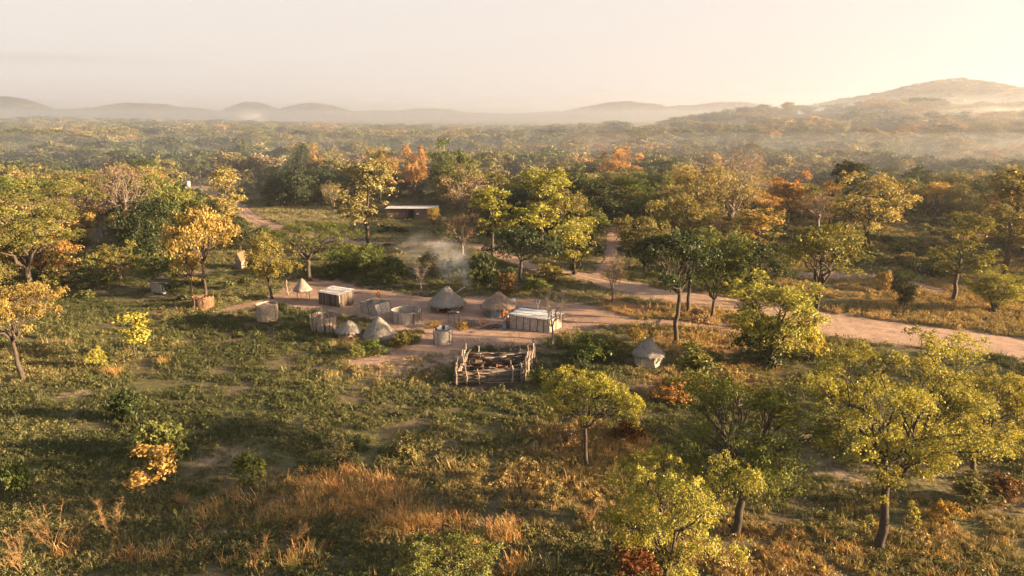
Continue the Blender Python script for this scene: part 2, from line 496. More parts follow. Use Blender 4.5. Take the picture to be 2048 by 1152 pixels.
OPEN = px_poly([(-500, 640), (-100, 600), (150, 585), (260, 545), (340, 520), (420, 505), (445, 470), (405, 410), (372, 372), (420, 360), (470, 372), (520, 395), (640, 412),
                (770, 412), (775, 385), (870, 380), (885, 415), (960, 432), (1060, 500), (1190, 535), (1208, 470), (1222, 425), (1250, 430), (1262, 530),
                (1330, 560), (1560, 545), (1760, 525), (1860, 562), (2048, 610), (2500, 660), (3400, 1100), (2300, 1900), (-300, 1900), (-1500, 1000)])

def dirt_dist(x, y):
    d = poly_dist(x, y, yard_xy)
    for c in road_lines.values(): d = np.minimum(d, seg_dist(x, y, c))
    return d

def axis(lo, hi, step, far_lo, far_hi, g=1.16):
    a = list(np.arange(lo, hi, step)); s = step
    while a[-1] < far_hi: s *= g; a.append(a[-1] + s)
    b = []; s = step; v = lo
    while v > far_lo: s *= g; v -= s; b.append(v)
    return np.array(b[::-1] + a)
gx = axis(-95, 95, .8, -11000, 11000); gy = axis(14, 150, .8, -1500, 14000, 1.12)
GX, GY = np.meshgrid(gx, gy); fx, fy = GX.ravel(), GY.ravel()
GZ = ground_h(fx, fy)
near = (np.abs(fx) < 260) & (fy > 0) & (fy < 420)
dd = np.full(fx.shape, 50.0); dd[near] = dirt_dist(fx[near], fy[near])
mk = np.zeros((len(fx), 4), np.float32); mk[:, 3] = 1
mk[:, 0] = np.clip(sstep(3.0, -.6, dd) * .9 + (fbm(fx / 7, fy / 7, 31, 3) > .62) * .25, 0, 1)
for b in ((450, 915, 5, 3.5), (820, 730, 4, 3), (1290, 770, 5, 4), (1990, 1000, 5, 6), (1690, 950, 5, 4), (640, 735, 2, 2), (150, 790, 4, 3), (830, 375, 12, 14), (320, 590, 5, 4), (880, 720, 5, 4), (420, 395, 14, 12), (390, 545, 8, 6)):
    mk[:, 0] += .5 * blob(fx, fy, *b)
mk[:, 1] = .0
for b in ((1230, 620, 7, 5), (1420, 690, 8, 5), (1380, 765, 7, 4), (1160, 880, 5, 4), (1250, 930, 4, 4), (1450, 640, 9, 6), (1280, 600, 8, 6), (700, 1000, 6, 4), (1500, 760, 5, 3)):
    mk[:, 1] += .8 * blob(fx, fy, *b)
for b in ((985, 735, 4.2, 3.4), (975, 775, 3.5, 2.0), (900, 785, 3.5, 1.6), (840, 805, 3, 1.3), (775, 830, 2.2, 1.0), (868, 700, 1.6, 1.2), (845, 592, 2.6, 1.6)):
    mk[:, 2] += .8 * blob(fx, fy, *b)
mk = np.clip(mk, 0, 1)
nx, ny = len(gx), len(gy)
idx = np.arange(nx * ny).reshape(ny, nx)
Q = np.stack([idx[:-1, :-1], idx[:-1, 1:], idx[1:, 1:], idx[1:, :-1]], -1).reshape(-1, 4)
tag(link('ground', np_mesh('ground', np.column_stack([fx, fy, GZ]), Q, mk, True), None, M['ground']), kind='structure')

def strip(name, c, mat, lift, n=25):
    V = []; Qs = []
    for i, (x, y, w) in enumerate(c):
        a = c[max(i - 1, 0)]; b = c[min(i + 1, len(c) - 1)]
        t = np.array([b[0] - a[0], b[1] - a[1]]); t /= np.linalg.norm(t); nrm = np.array([-t[1], t[0]])
        wl_ = w * (.8 + .5 * float(fbm(i * .31, 1.7, 71, 3)) - .1); wr_ = w * (.8 + .5 * float(fbm(i * .29, 8.1, 72, 3)) - .1)
        for k in range(n):
            s = -wl_ / 2 + (wl_ + wr_) / 2 * k / (n - 1)
            px_, py_ = x + nrm[0] * s, y + nrm[1] * s
            e = abs(2 * k / (n - 1) - 1)
            sw = s + .8 * math.sin(i * .02 * 1.3)
            rut = (-.05 * math.exp(-((abs(sw) - .95) / .35) ** 2) + .03 * math.exp(-(sw / .4) ** 2) - .035 * math.exp(-((abs(sw - 2.6) - .9) / .35) ** 2)) if w > 4 else 0
            rut += .03 * (float(vnoise(px_ * 1.5, py_ * 1.5, 8)) - .5)
            V.append((px_, py_, gh(px_, py_) + (lift + .06) * (1 - e ** 6) + .012 + rut * (1 - e ** 6)))
    for i in range(len(c) - 1):
        for k in range(n - 1): Qs.append((i * n + k, i * n + k + 1, (i + 1) * n + k + 1, (i + 1) * n + k))
    return tag(link(name, np_mesh(name, V, Qs, None, True), None, mat), kind='structure')
for i, (k, c) in enumerate(road_lines.items()):
    dense = []
    for a, b in zip(c[:-1], c[1:]):
        m_ = max(1, int(np.hypot(*(b - a)[:2]) / .8))
        for t in range(m_): dense.append(a + (b - a) * t / m_)
    dense.append(c[-1])
    strip(k, np.array(dense), M['road'] if k == 'dirt_road' else M['dirt'], .03 + .006 * i)

def sheet(name, poly, mat, lift, step=.45, noise_amp=1.3):
    x0, y0 = poly.min(0) - 2; x1, y1 = poly.max(0) + 2
    xs = np.arange(x0, x1, step); ys = np.arange(y0, y1, step)
    X, Y = np.meshgrid(xs, ys); f, g = X.ravel(), Y.ravel()
    d = poly_dist(f, g, poly) + noise_amp * (fbm(f / 2.2, g / 2.2, 41, 4) - .5) * 2
    idx = np.arange(len(f)).reshape(X.shape)
    Qs = np.stack([idx[:-1, :-1], idx[:-1, 1:], idx[1:, 1:], idx[1:, :-1]], -1).reshape(-1, 4)
    keep = (d[Qs] < .2).all(1); Qs = Qs[keep]
    Z = ground_h(f, g) + lift - .05 * sstep(-.7, .2, d)
    used = np.unique(Qs); mp = -np.ones(len(f), int); mp[used] = np.arange(len(used))
    return tag(link(name, np_mesh(name, np.column_stack([f, g, Z])[used], mp[Qs], None, True), None, mat), kind='structure')
sheet('village_yard', yard_xy, M['dirt'], .045)

M['hillside'] = simple('wooded_hillside', (0.035, 0.04, 0.02), (0.10, 0.085, 0.045), .012, per_obj=0, bmp=0)
xs = np.linspace(-5000, 5000, 300); ys = np.linspace(1900, 5200, 110)
X, Y = np.meshgrid(xs, ys); f, g = X.ravel(), Y.ravel()
Z = ground_h(f, g) + hill_h(f, g)
idx = np.arange(len(f)).reshape(X.shape)
Qs = np.stack([idx[:-1, :-1], idx[:-1, 1:], idx[1:, 1:], idx[1:, :-1]], -1).reshape(-1, 4)
tag(link('hills', np_mesh('hills', np.column_stack([f, g, Z]), Qs, None, True), None, M['hillside']), kind='structure')

# ------------------------------------------------------------------ trees: prototypes
def np_tube(pts, rad, n):
    pts = np.asarray(pts, float); m = len(pts)
    t = np.gradient(pts, axis=0); t /= np.linalg.norm(t, axis=1)[:, None] + 1e-9
    a = np.cross(t, np.array([.31, .93, .17])); a /= np.linalg.norm(a, axis=1)[:, None] + 1e-9
    b = np.cross(t, a); w = np.arange(n) * 2 * np.pi / n
    V = pts[:, None] + (a[:, None] * np.cos(w)[None, :, None] + b[:, None] * np.sin(w)[None, :, None]) * np.asarray(rad)[:, None, None]
    i = np.arange(m - 1)[:, None] * n; k = np.arange(n)[None]; k2 = (k + 1) % n
    Qs = np.stack([i + k, i + k2, i + n + k2, i + n + k], -1).reshape(-1, 4)
    return V.reshape(-1, 3), Qs

def curve(rng, a, b, lift, wob, n):
    a = np.asarray(a, float); b = np.asarray(b, float); L = np.linalg.norm(b - a)
    t = np.linspace(0, 1, n)[:, None]
    p = a + (b - a) * t; p[:, 2] += lift * L * np.sin(np.pi * t[:, 0])
    w = rng.normal(0, 1, (n, 3)) * wob * L; w[0] = 0; w[-1] = 0
    return p + w

def leaves(rng, C, rad, flat, n, size, cf, up=.15, shell=.55, asp=.62, sub=0):
    """n leaf quads round every clump centre; returns verts, quads, tint"""
    Vs, T = [], []; C = np.asarray(C, float); C_out = (C - C.mean(0)) / (np.linalg.norm(C - C.mean(0), axis=1)[:, None] + 1e-6) * .45
    for ci_, (c, r, f_, cc) in enumerate(zip(C, rad, flat, cf)):
        k = max(6, int(n * (r / np.mean(rad)) ** 2))
        d = rng.normal(0, 1, (k, 3)); d /= np.linalg.norm(d, axis=1)[:, None]
        d[:, 2] = np.where(rng.random(k) < .62, np.abs(d[:, 2]), d[:, 2])
        u = (shell + (1 - shell) * rng.random(k)) * (1 + .22 * rng.normal(0, 1, k))
        p = c + d * (u * r)[:, None] * np.array([1, 1, f_])
        if sub:      # leaves sit in small flat sprays at the twig ends
            ns = max(3, int(sub * (r / np.mean(rad)) ** 2)); ps = p[:ns]; ws = rng.integers(0, len(ps), k)
            p = ps[ws] + rng.normal(0, 1, (k, 3)) * r * np.array([.20, .20, .10]); p[:, 2] -= .25 * r * ((p[:, :2] - ps[ws][:, :2]) ** 2).sum(1) / (r * r * .12)
            cc_ = cc * rng.uniform(.8, 1.2, len(ps))[ws]
        else: cc_ = cc
        nn = rng.normal(0, 1, (k, 3)) * .62 + d * .5 + C_out[ci_] * np.array([1, 1, .4]) + np.array([0, 0, up]); nn /= np.linalg.norm(nn, axis=1)[:, None]
        t1 = np.cross(nn, rng.normal(0, 1, (k, 3))); t1 /= np.linalg.norm(t1, axis=1)[:, None] + 1e-9
        t2 = np.cross(nn, t1); s = size * rng.uniform(.6, 1.35, k)[:, None]
        bend = nn * s * .18
        Vs.append(np.stack([p - t1 * s - bend, p + t2 * s * asp, p + t1 * s - bend, p - t2 * s * asp], 1).reshape(-1, 3))
        g = cc_ * rng.uniform(.8, 1.2, k); y = rng.uniform(.9, 1.14, k)
        T.append(np.repeat(np.stack([g * y, g, g * rng.uniform(.6, 1.1, k), np.ones(k)], -1), 4, 0))
    V = np.concatenate(Vs); return V, np.arange(len(V)).reshape(-1, 4), np.concatenate(T)

def gen_tree(seed, H, W, base, nclump, nleaf, lsize, shape='round', limbs=6, tr=.22, stems=1, flat=.62, cr=.20, sparse=1.0, lean=0.0, twig=1, skirt=0, sides=7, sub=0, shell=.45):
    """(wood mesh, crown mesh) of a tree of height H and crown width W standing at the origin"""
    rng = np.random.default_rng(seed); Rr = W / 2; C = []
    while len(C) < nclump:
        a = rng.uniform(0, 2 * np.pi); u = rng.random()
        if shape == 'round':
            d = rng.normal(0, 1, 3); d /= np.linalg.norm(d); q = rng.uniform(.38, 1.0) ** .8
            mid = base + (H - base) * .52; hz = (H - base) * .5
            C.append((d[0] * q * Rr, d[1] * q * Rr, mid + d[2] * q * hz))
        elif shape == 'umbrella':
            r = Rr * .86 * math.sqrt(u); lay = rng.random()
            z = H - .10 * H - (H - base) * .40 * (r / Rr) ** 2 - (H - base) * .35 * (lay > .6) * rng.random()
            C.append((r * math.cos(a), r * math.sin(a), z))
        elif shape == 'tall':
            z = base + (H - base) * rng.uniform(.06, .93); p = math.sin(math.pi * min(1, .22 + .74 * (z - base) / (H - base))) ** .7
            r = Rr * p * rng.uniform(.25, .85); C.append((r * math.cos(a), r * math.sin(a), z))
        elif shape == 'vase':
            z = base + (H - base) * rng.uniform(.12, .92); r = Rr * (.42 + .5 * (z - base) / (H - base)) * rng.uniform(.3, .95)
            C.append((r * math.cos(a), r * math.sin(a), z))
        elif shape == 'bush':
            z = H * rng.uniform(.15, .85); r = Rr * math.sqrt(max(.05, 1 - (z / H) ** 2)) * rng.uniform(.2, .85)
            C.append((r * math.cos(a), r * math.sin(a), z))
    C = np.array(C); C[:, 0] += lean * H * .35
    th_ = np.arctan2(C[:, 1], C[:, 0]); irregular = 1 + (.22 * np.sin(th_ * 2 + seed) + .16 * np.sin(th_ * 3 + seed * 1.7 + C[:, 2] * .5)) * (C[:, 2] / H); C[:, :2] *= irregular[:, None]
    C[:, 2] += (C[:, 2] > .6 * H) * .09 * H * np.sin(th_ * 2 + seed * 2.3) * (np.hypot(C[:, 0], C[:, 1]) / Rr)
    # k-means style groups give the limbs
    K = min(limbs, nclump); cent = C[rng.choice(len(C), K, replace=False)].copy()
    for _ in range(5):
        lab = np.argmin(((C[:, None] - cent[None]) ** 2).sum(-1), 1)
        for k in range(K):
            if (lab == k).any(): cent[k] = C[lab == k].mean(0)
    WV, WQ = [], []; off = 0
    def put(p, r, n):
        nonlocal off
        v, q = np_tube(p, r, n); WV.append(v); WQ.append(q + off); off += len(v)
    forks = []
    fork_h = max(.12 * H, base * (.85 if shape != 'tall' else 1.0))
    if stems == 1:
        top = np.array([lean * H * .22 + rng.normal(0, .02) * H, rng.normal(0, .02) * H, fork_h])
        p = curve(rng, (0, 0, -.25), top, 0, .014, 7); put(p, tr * np.linspace(1.25, .8, 7) * np.array([1.25, 1, 1, .98, .95, 1, 1]), sides)
        if shape == 'tall':
            tip = np.array([lean * H * .35, 0, H * .9]); p2 = curve(rng, top, tip, 0, .025, 7); put(p2, tr * np.linspace(.78, .14, 7), sides); axis_p = p2
        else: axis_p = None
        forks = [top] * K
    else:
        axis_p = None
        for k in range(K):
            c = cent[k]; e = np.array([c[0] * .35, c[1] * .35, max(fork_h, c[2] * .45)])
            st = np.array([rng.normal(0, .12), rng.normal(0, .12), -.2]) * max(1, tr * 4)
            put(curve(rng, st, e, 0, .04, 6), tr * np.linspace(.8, .5, 6), sides); forks.append(e)
    for k in range(K):
        ii = np.where(lab == k)[0]
        if len(ii) == 0: continue
        a = forks[k]
        if axis_p is not None:
            j = int(np.clip(np.searchsorted(axis_p[:, 2], cent[k][2] - .12 * H) , 0, len(axis_p) - 2)); a = axis_p[j]
        limb = curve(rng, a, a + (cent[k] - a) * .82, .06 if shape == 'umbrella' else .10, .05, 7)
        r0 = tr * (.50 if axis_p is None else .32) * (.7 + .5 * len(ii) / (nclump / K)) / 1.1
        put(limb, np.linspace(r0, r0 * .38, 7), max(5, sides - 1))
        for i in ii:
            s = limb[rng.integers(2, 7)]; br = curve(rng, s, C[i], .07, .06, 5); put(br, np.linspace(r0 * .4, r0 * .10, 5), 4)
            for _ in range(twig):
                e = C[i] + rng.normal(0, 1, 3) * cr * W * .42 * np.array([1, 1, .5]); put(curve(rng, br[3], e, .04, .08, 4), np.linspace(r0 * .16, r0 * .05, 4), 3)
    rad = cr * W * rng.uniform(.62, 1.3, nclump); fl = flat * rng.uniform(.8, 1.2, nclump); cf = rng.uniform(.76, 1.24, nclump)
    if skirt:
        az = rng.uniform(0, 2 * np.pi, skirt); sk = np.column_stack([np.cos(az) * W * .12, np.sin(az) * W * .12, rng.uniform(.25, 1.0, skirt) * base])
        C = np.vstack([C, sk]); rad = np.append(rad, np.full(skirt, cr * W * .55)); fl = np.append(fl, np.full(skirt, 1.0)); cf = np.append(cf, np.ones(skirt))
    wood = np_mesh('trunk', np.concatenate(WV), np.concatenate(WQ), None, True)
    n = max(1, int(nleaf * sparse / nclump))
    lv, lq, lt = leaves(rng, C, rad, fl, n, lsize, cf, shell=shell, sub=sub)
    lv[:, 2] = np.maximum(lv[:, 2], .03)
    crown = np_mesh('crown', lv, lq, lt)
    crown.materials.append(M['leaf'])
    ext = np.percentile(np.abs(lv[:, :2]), 97) * 2
    return dict(wood=wood, crown=crown, H=float(np.percentile(lv[:, 2], 99.6)), W=float(ext))

PROTO = {}
def proto(k, seeds, bark='bark', **a):
    for i, s in enumerate(seeds):
        t = gen_tree(s, **a); t['wood'].materials.append(M[bark]); PROTO.setdefault(k, []).append(t)
# near (large in the picture)
proto('broad', (1, 2), H=12, W=10, base=4.2, nclump=66, nleaf=34000, lsize=.058, limbs=11, tr=.22, cr=.085, flat=.55, skirt=4, sub=9, twig=3, shell=.5)
proto('spread', (3,), H=9, W=12, base=3.8, nclump=56, nleaf=20000, lsize=.058, shape='umbrella', limbs=10, tr=.24, cr=.078, flat=.45, sub=8, twig=3, shell=.5)
proto('dome', (4, 5), H=8, W=8.5, base=1.9, nclump=64, nleaf=28000, lsize=.056, limbs=10, tr=.17, cr=.09, flat=.55, sub=9, twig=3, shell=.5)
proto('acacia', (6, 7), H=6.5, W=7.5, base=3.0, nclump=52, nleaf=22000, lsize=.05, shape='umbrella', limbs=8, tr=.14, cr=.095, flat=.36, sub=9)
proto('thicket', (8, 9), H=6, W=6, base=.9, nclump=54, nleaf=15000, lsize=.066, shape='vase', limbs=9, tr=.12, stems=5, cr=.11, sub=9)
proto('sapling', (10, 11), H=3, W=1.6, base=1.1, nclump=14, nleaf=1700, lsize=.07, shape='tall', limbs=5, tr=.035, cr=.2)
# middle distance
proto('mid_round', (21, 22, 23), H=9, W=9, base=2.6, nclump=46, nleaf=9000, lsize=.115, limbs=9, tr=.2, cr=.115, sides=5, flat=.5, sub=7, twig=2)
proto('mid_tall', (24, 25), H=11, W=6, base=3.4, nclump=46, nleaf=7600, lsize=.11, shape='tall', limbs=10, tr=.2, cr=.135, sides=5, flat=.55, sub=7)
proto('mid_umbrella', (26, 27), H=7.5, W=9, base=3.4, nclump=40, nleaf=7600, lsize=.11, shape='umbrella', limbs=7, tr=.2, cr=.135, flat=.38, sides=5, sub=9)
proto('mid_vase', (28,), H=7, W=6.5, base=1.2, nclump=38, nleaf=7200, lsize=.11, shape='vase', limbs=7, tr=.16, stems=4, cr=.165, sides=5, sub=9)
proto('mid_bare', (29, 30), 'bark_grey', H=9.5, W=9.5, base=2.6, nclump=50, nleaf=3600, lsize=.085, limbs=7, tr=.34, cr=.14, twig=5, sides=5, sub=9)
proto('mid_dense', (31, 32), H=8, W=8.5, base=.8, nclump=54, nleaf=9500, lsize=.14, limbs=6, tr=.2, cr=.17, sides=5, sub=10)
proto('mid_slim', (33, 34), H=10, W=7, base=5.0, nclump=40, nleaf=7600, lsize=.095, shape='umbrella', limbs=8, tr=.17, cr=.115, flat=.5, sides=6, sub=11)
proto('bush', (41, 42, 43), H=1.6, W=2.2, base=.1, nclump=22, nleaf=2200, lsize=.066, shape='bush', limbs=6, tr=.03, stems=5, cr=.2, sides=4, sub=6)
proto('bare', (51,), 'bark_grey', H=6, W=4.4, base=2.2, nclump=40, nleaf=60, lsize=.03, shape='vase', limbs=6, tr=.085, cr=.15, twig=7)

COLR = dict(yg=(.245, .238, .055), green=(.088, .110, .028), dark=(.036, .050, .022), olive=(.145, .135, .042), gold=(.27, .19, .06),
            orange=(.30, .175, .065), pink=(.25, .175, .115), pale=(.265, .225, .10), lime=(.135, .15, .042), brown=(.12, .075, .035), red=(.11, .045, .022))
def jitc(c, r, a=.12):
    c = COLR[c] if isinstance(c, str) else c; k = r.uniform(1 - a, 1 + a)
    return (c[0] * k * r.uniform(.93, 1.07), c[1] * k, c[2] * k * r.uniform(.85, 1.15), 1)

TREES = []          # (x, y, crown radius) of everything placed, used to keep scattered trees apart
def tree_at(x, y, h, w, kind, colour, label, cat='tree', name='tree', group=None, rz=None, var=None):
    P = PROTO[kind]; p = P[R.randrange(len(P)) if var is None else var % len(P)]
    t = thing(name, (x, y, gh(x, y) - .03), label, cat, R.uniform(0, 6.283) if rz is None else rz, group)
    t.scale = (w / p['W'], w / p['W'], h / p['H'])
    link('trunk', p['wood'], t)
    c = link('crown', p['crown'], t); c.color = jitc(colour, R)
    TREES.append((x, y, w / 2)); return t

def T(bx, by, ty, wpx, kind, colour, label, **k):
    p = G(bx, by); return tree_at(p.x, p.y, zfor(by, ty), .9 * wpx / ppm(by), kind, colour, label, **k)

# --- the trees one can tell apart, nearest first (foot pixel, top pixel, crown width in pixels)
T(1762, 1096, 672, 400, 'broad', 'yg', 'tallest foreground tree, bright yellow-green crown over a thick straight trunk', var=0, rz=.6)
T(1470, 1068, 775, 380, 'spread', 'green', 'dark green spreading tree with bare grey limbs, between two bright trees', rz=2.1)
T(1335, 1192, 905, 300, 'dome', 'yg', 'bright yellow-green bushy tree cut by the bottom edge of the picture', var=0, rz=.3)
T(1172, 935, 750, 215, 'acacia', 'yg', 'pale yellow flat-topped acacia on a forked trunk below the cattle pen', name='acacia_tree', var=0, rz=1.2)
T(1945, 960, 735, 250, 'dome', 'yg', 'golden green tree at the right edge beside the tallest tree', var=1, rz=4.0)
T(2085, 930, 720, 200, 'dome', 'olive', 'olive tree cut off by the right edge in the foreground', var=0, rz=2.0)
T(888, 1262, 1092, 240, 'acacia', 'lime', 'lime green treetop rising from the bottom edge of the picture', name='acacia_tree', var=1)
T(48, 762, 570, 215, 'acacia', 'gold', 'golden acacia with dark trunk alone at the left edge of the field', name='acacia_tree', var=0, rz=3.3)
T(1538, 728, 560, 175, 'thicket', 'yg', 'yellow-green many-stemmed tree between the round granary and the road', var=0)
T(1627, 668, 452, 185, 'mid_slim', 'olive', 'slender dark-trunked tree standing alone on the near edge of the dirt road', var=0, rz=.4)
T(1347, 692, 462, 185, 'mid_slim', 'dark', 'tall dark tree straight behind the round granary', var=1, rz=1.0)
T(1374, 626, 468, 130, 'mid_slim', 'green', 'thin tree with black trunk in the orange grass behind the granary', var=0, rz=4.2)
T(1422, 642, 452, 150, 'mid_round', 'green', 'deep green tree on a pale grey trunk left of the yellow bushy tree', var=1)
T(1512, 618, 484, 130, 'mid_round', 'dark', 'dark rounded tree just left of the slender roadside tree', var=2)
T(1455, 585, 462, 110, 'mid_dense', 'green', 'round green crown behind the dark trees by the road', var=0)
T(1148, 550, 438, 112, 'mid_vase', 'yg', 'vase-shaped yellow-green tree of several stems by the footpath', name='tree')
T(1042, 566, 458, 165, 'mid_umbrella', 'dark', 'dark flat-topped acacia leaning over the yard behind the huts', name='acacia_tree', var=0, rz=2.5)
T(985, 512, 372, 82, 'mid_tall', 'yg', 'narrow sunlit tree in front of the big yellow-green tree', var=0)
T(1086, 505, 340, 118, 'mid_tall', 'yg', 'big rounded yellow-green tree in the middle of the woodland edge', var=1)
T(738, 508, 322, 112, 'mid_tall', 'pale', 'tall straight yellow tree alone in the clearing by the brick house', var=0, rz=1.7)
T(460, 470, 336, 78, 'mid_tall', 'pale', 'pale slender tree right of the vine-covered tree', var=1)
T(412, 602, 416, 135, 'mid_umbrella', 'gold', 'bright orange-yellow tree behind the straw bin', var=1, rz=1.5)
T(383, 585, 466, 80, 'mid_round', 'gold', 'low orange foliage leaning against the bright orange-yellow tree')
T(545, 598, 466, 105, 'mid_round', 'olive', 'small tree with sunlit yellow top behind the reed bin', var=0)
T(620, 562, 446, 200, 'spread', 'green', 'wide dark green tree with arching limbs behind the stilted granary', name='acacia_tree', rz=.2)
T(735, 558, 486, 78, 'mid_round', 'green', 'small leafy green tree behind the plank shed', var=2)
T(700, 545, 500, 90, 'mid_dense', 'green', 'low green tree spreading right of the wide arching tree')
T(65, 605, 364, 305, 'broad', 'olive', 'largest tree on the left, broad olive-gold crown', var=0, rz=1.1)
T(-70, 640, 420, 220, 'dome', 'olive', 'olive tree cut off by the left edge below the largest left tree', var=2)
T(262, 488, 318, 145, 'mid_bare', 'pink', 'pinkish half-bare tree with pale twisting branches on the left', var=0, rz=.7)
T(205, 480, 352, 100, 'mid_bare', 'pink', 'smaller pinkish bare tree left of the twisting pale-branched one', var=1)
T(350, 500, 362, 84, 'mid_dense', 'lime', 'vine-covered bright green column of leaves beside the pink tree', var=0)
T(305, 520, 395, 110, 'mid_dense', 'dark', 'dark leafy tree under the pink half-bare tree', var=1)
T(485, 512, 430, 70, 'mid_round', 'dark', 'dark tree in front of the pale slender tree on the left')
T(240, 560, 480, 90, 'mid_round', 'olive', 'small sunlit tree left of the grey lean-to')
T(318, 575, 500, 95, 'mid_round', 'green', 'dusky green tree overhanging the grey lean-to', var=1)
T(945, 462, 330, 135, 'mid_bare', 'pink', 'grey-pink half-bare tree right of the brick house', var=1, rz=2.6)
T(925, 512, 418, 90, 'mid_bare', 'brown', 'tangle of leafless stems in the clearing right of the brick house', var=0, rz=4.4)
T(868, 452, 415, 32, 'mid_vase', 'gold', 'little orange bushy tree against the brick house')
T(1736, 502, 348, 185, 'mid_round', 'pale', 'broad sunlit tree at the front of the woodland on the right', var=2, rz=5.2)
T(2003, 562, 340, 140, 'mid_tall', 'olive', 'tall dark-trunked tree by the right edge above the bushes', var=0)
T(1908, 602, 425, 110, 'mid_tall', 'olive', 'thin-trunked olive tree left of the tall right-edge tree', var=1)
T(1990, 622, 540, 110, 'thicket', 'yg', 'golden bushy thicket under the right-edge trees', cat='bush', name='thicket')
T(1803, 622, 542, 48, 'thicket', 'dark', 'small dark shrubby tree in the grass beyond the road', var=1)
T(1764, 580, 542, 34, 'bush', 'gold', 'single yellow bush in the grass beyond the road', cat='bush', name='bush')
T(1225, 604, 505, 66, 'mid_bare', 'pink', 'small sparse pinkish tree beside the dirt road behind the yard', var=0)
T(1105, 694, 566, 80, 'bare', 'brown', 'leafless pale tree in front of the white-roofed hut', rz=.5)
T(1462, 470, 325, 150, 'mid_bare', 'pale', 'pale pinkish-cream tree in the woodland right of the footpath', var=0)
T(1395, 478, 332, 130, 'mid_round', 'pale', 'cream-leaved rounded tree next to the pale pinkish one', var=0)
T(1290, 545, 408, 135, 'mid_round', 'olive', 'rounded olive tree overhanging the end of the footpath', var=1)
T(1470, 400, 282, 130, 'mid_bare', 'brown', 'tall brownish bare-topped tree rising above the right woodland', var=1)
T(1690, 470, 322, 84, 'mid_tall', 'dark', 'dark slender tree left of the broad sunlit tree', var=0)
T(905, 412, 278, 118, 'mid_round', 'green', 'dark green broad tree standing high behind the brick house', var=1)
T(830, 402, 290, 66, 'mid_round', 'orange', 'brightest orange tree in the middle of the woodland', var=0)
T(762, 405, 297, 80, 'mid_round', 'gold', 'orange-gold tree left of the brightest orange one', var=2)
T(630, 385, 292, 64, 'mid_round', 'orange', 'orange tree above the dark thicket in the clearing', var=1)
T(606, 390, 288, 44, 'mid_dense', 'dark', 'blackish green tree touching the orange tree above the thicket')
T(1235, 400, 295, 76, 'mid_round', 'orange', 'orange tree in the hazy woodland right of the centre', var=2)
T(668, 430, 362, 50, 'mid_bare', 'pale', 'small pale tree at the left foot of the tall straight yellow tree')
# saplings and single bushes of the field
T(316, 1010, 893, 88, 'sapling', 'gold', 'golden leafy sapling on a thin leaning stem in the front left field', cat='sapling', name='sapling', var=0)
T(328, 915, 846, 90, 'bush', 'lime', 'yellow-green bush just behind the golden sapling in front left', cat='bush', name='bush')
T(676, 935, 876, 54, 'sapling', 'pale', 'small yellow sapling above the tall dry grass', cat='sapling', name='sapling', var=1)
T(272, 718, 628, 74, 'sapling', 'yg', 'bright yellow forked sapling in the middle of the left field', cat='sapling', name='sapling', var=0)
T(196, 738, 695, 36, 'bush', 'yg', 'little yellow bush left of the forked yellow sapling', cat='bush', name='bush')
T(250, 842, 780, 62, 'bush', 'dark', 'dark green round bush in the left field', cat='bush', name='bush')
T(36, 985, 925, 58, 'bush', 'green', 'fresh green bush near the left edge in the foreground', cat='bush', name='bush')
T(808, 905, 860, 56, 'bush', 'pale', 'pale yellow bush in the field below the cattle pen', cat='bush', name='bush')
T(1388, 790, 690, 90, 'sapling', 'olive', 'thin sapling with leaning sticks right of the round granary', cat='sapling', name='sapling', var=1)
T(1398, 668, 618, 44, 'sapling', 'pink', 'little pinkish sapling behind the tall dark tree', cat='sapling', name='sapling', var=0)
T(1940, 1025, 950, 80, 'sapling', 'olive', 'small olive sapling under the golden green tree on the right', cat='sapling', name='sapling', var=1)
T(842, 583, 520, 64, 'bare', 'pale', 'dead white tree with broken limbs behind the open thatched shelter', rz=1.0, cat='tree')
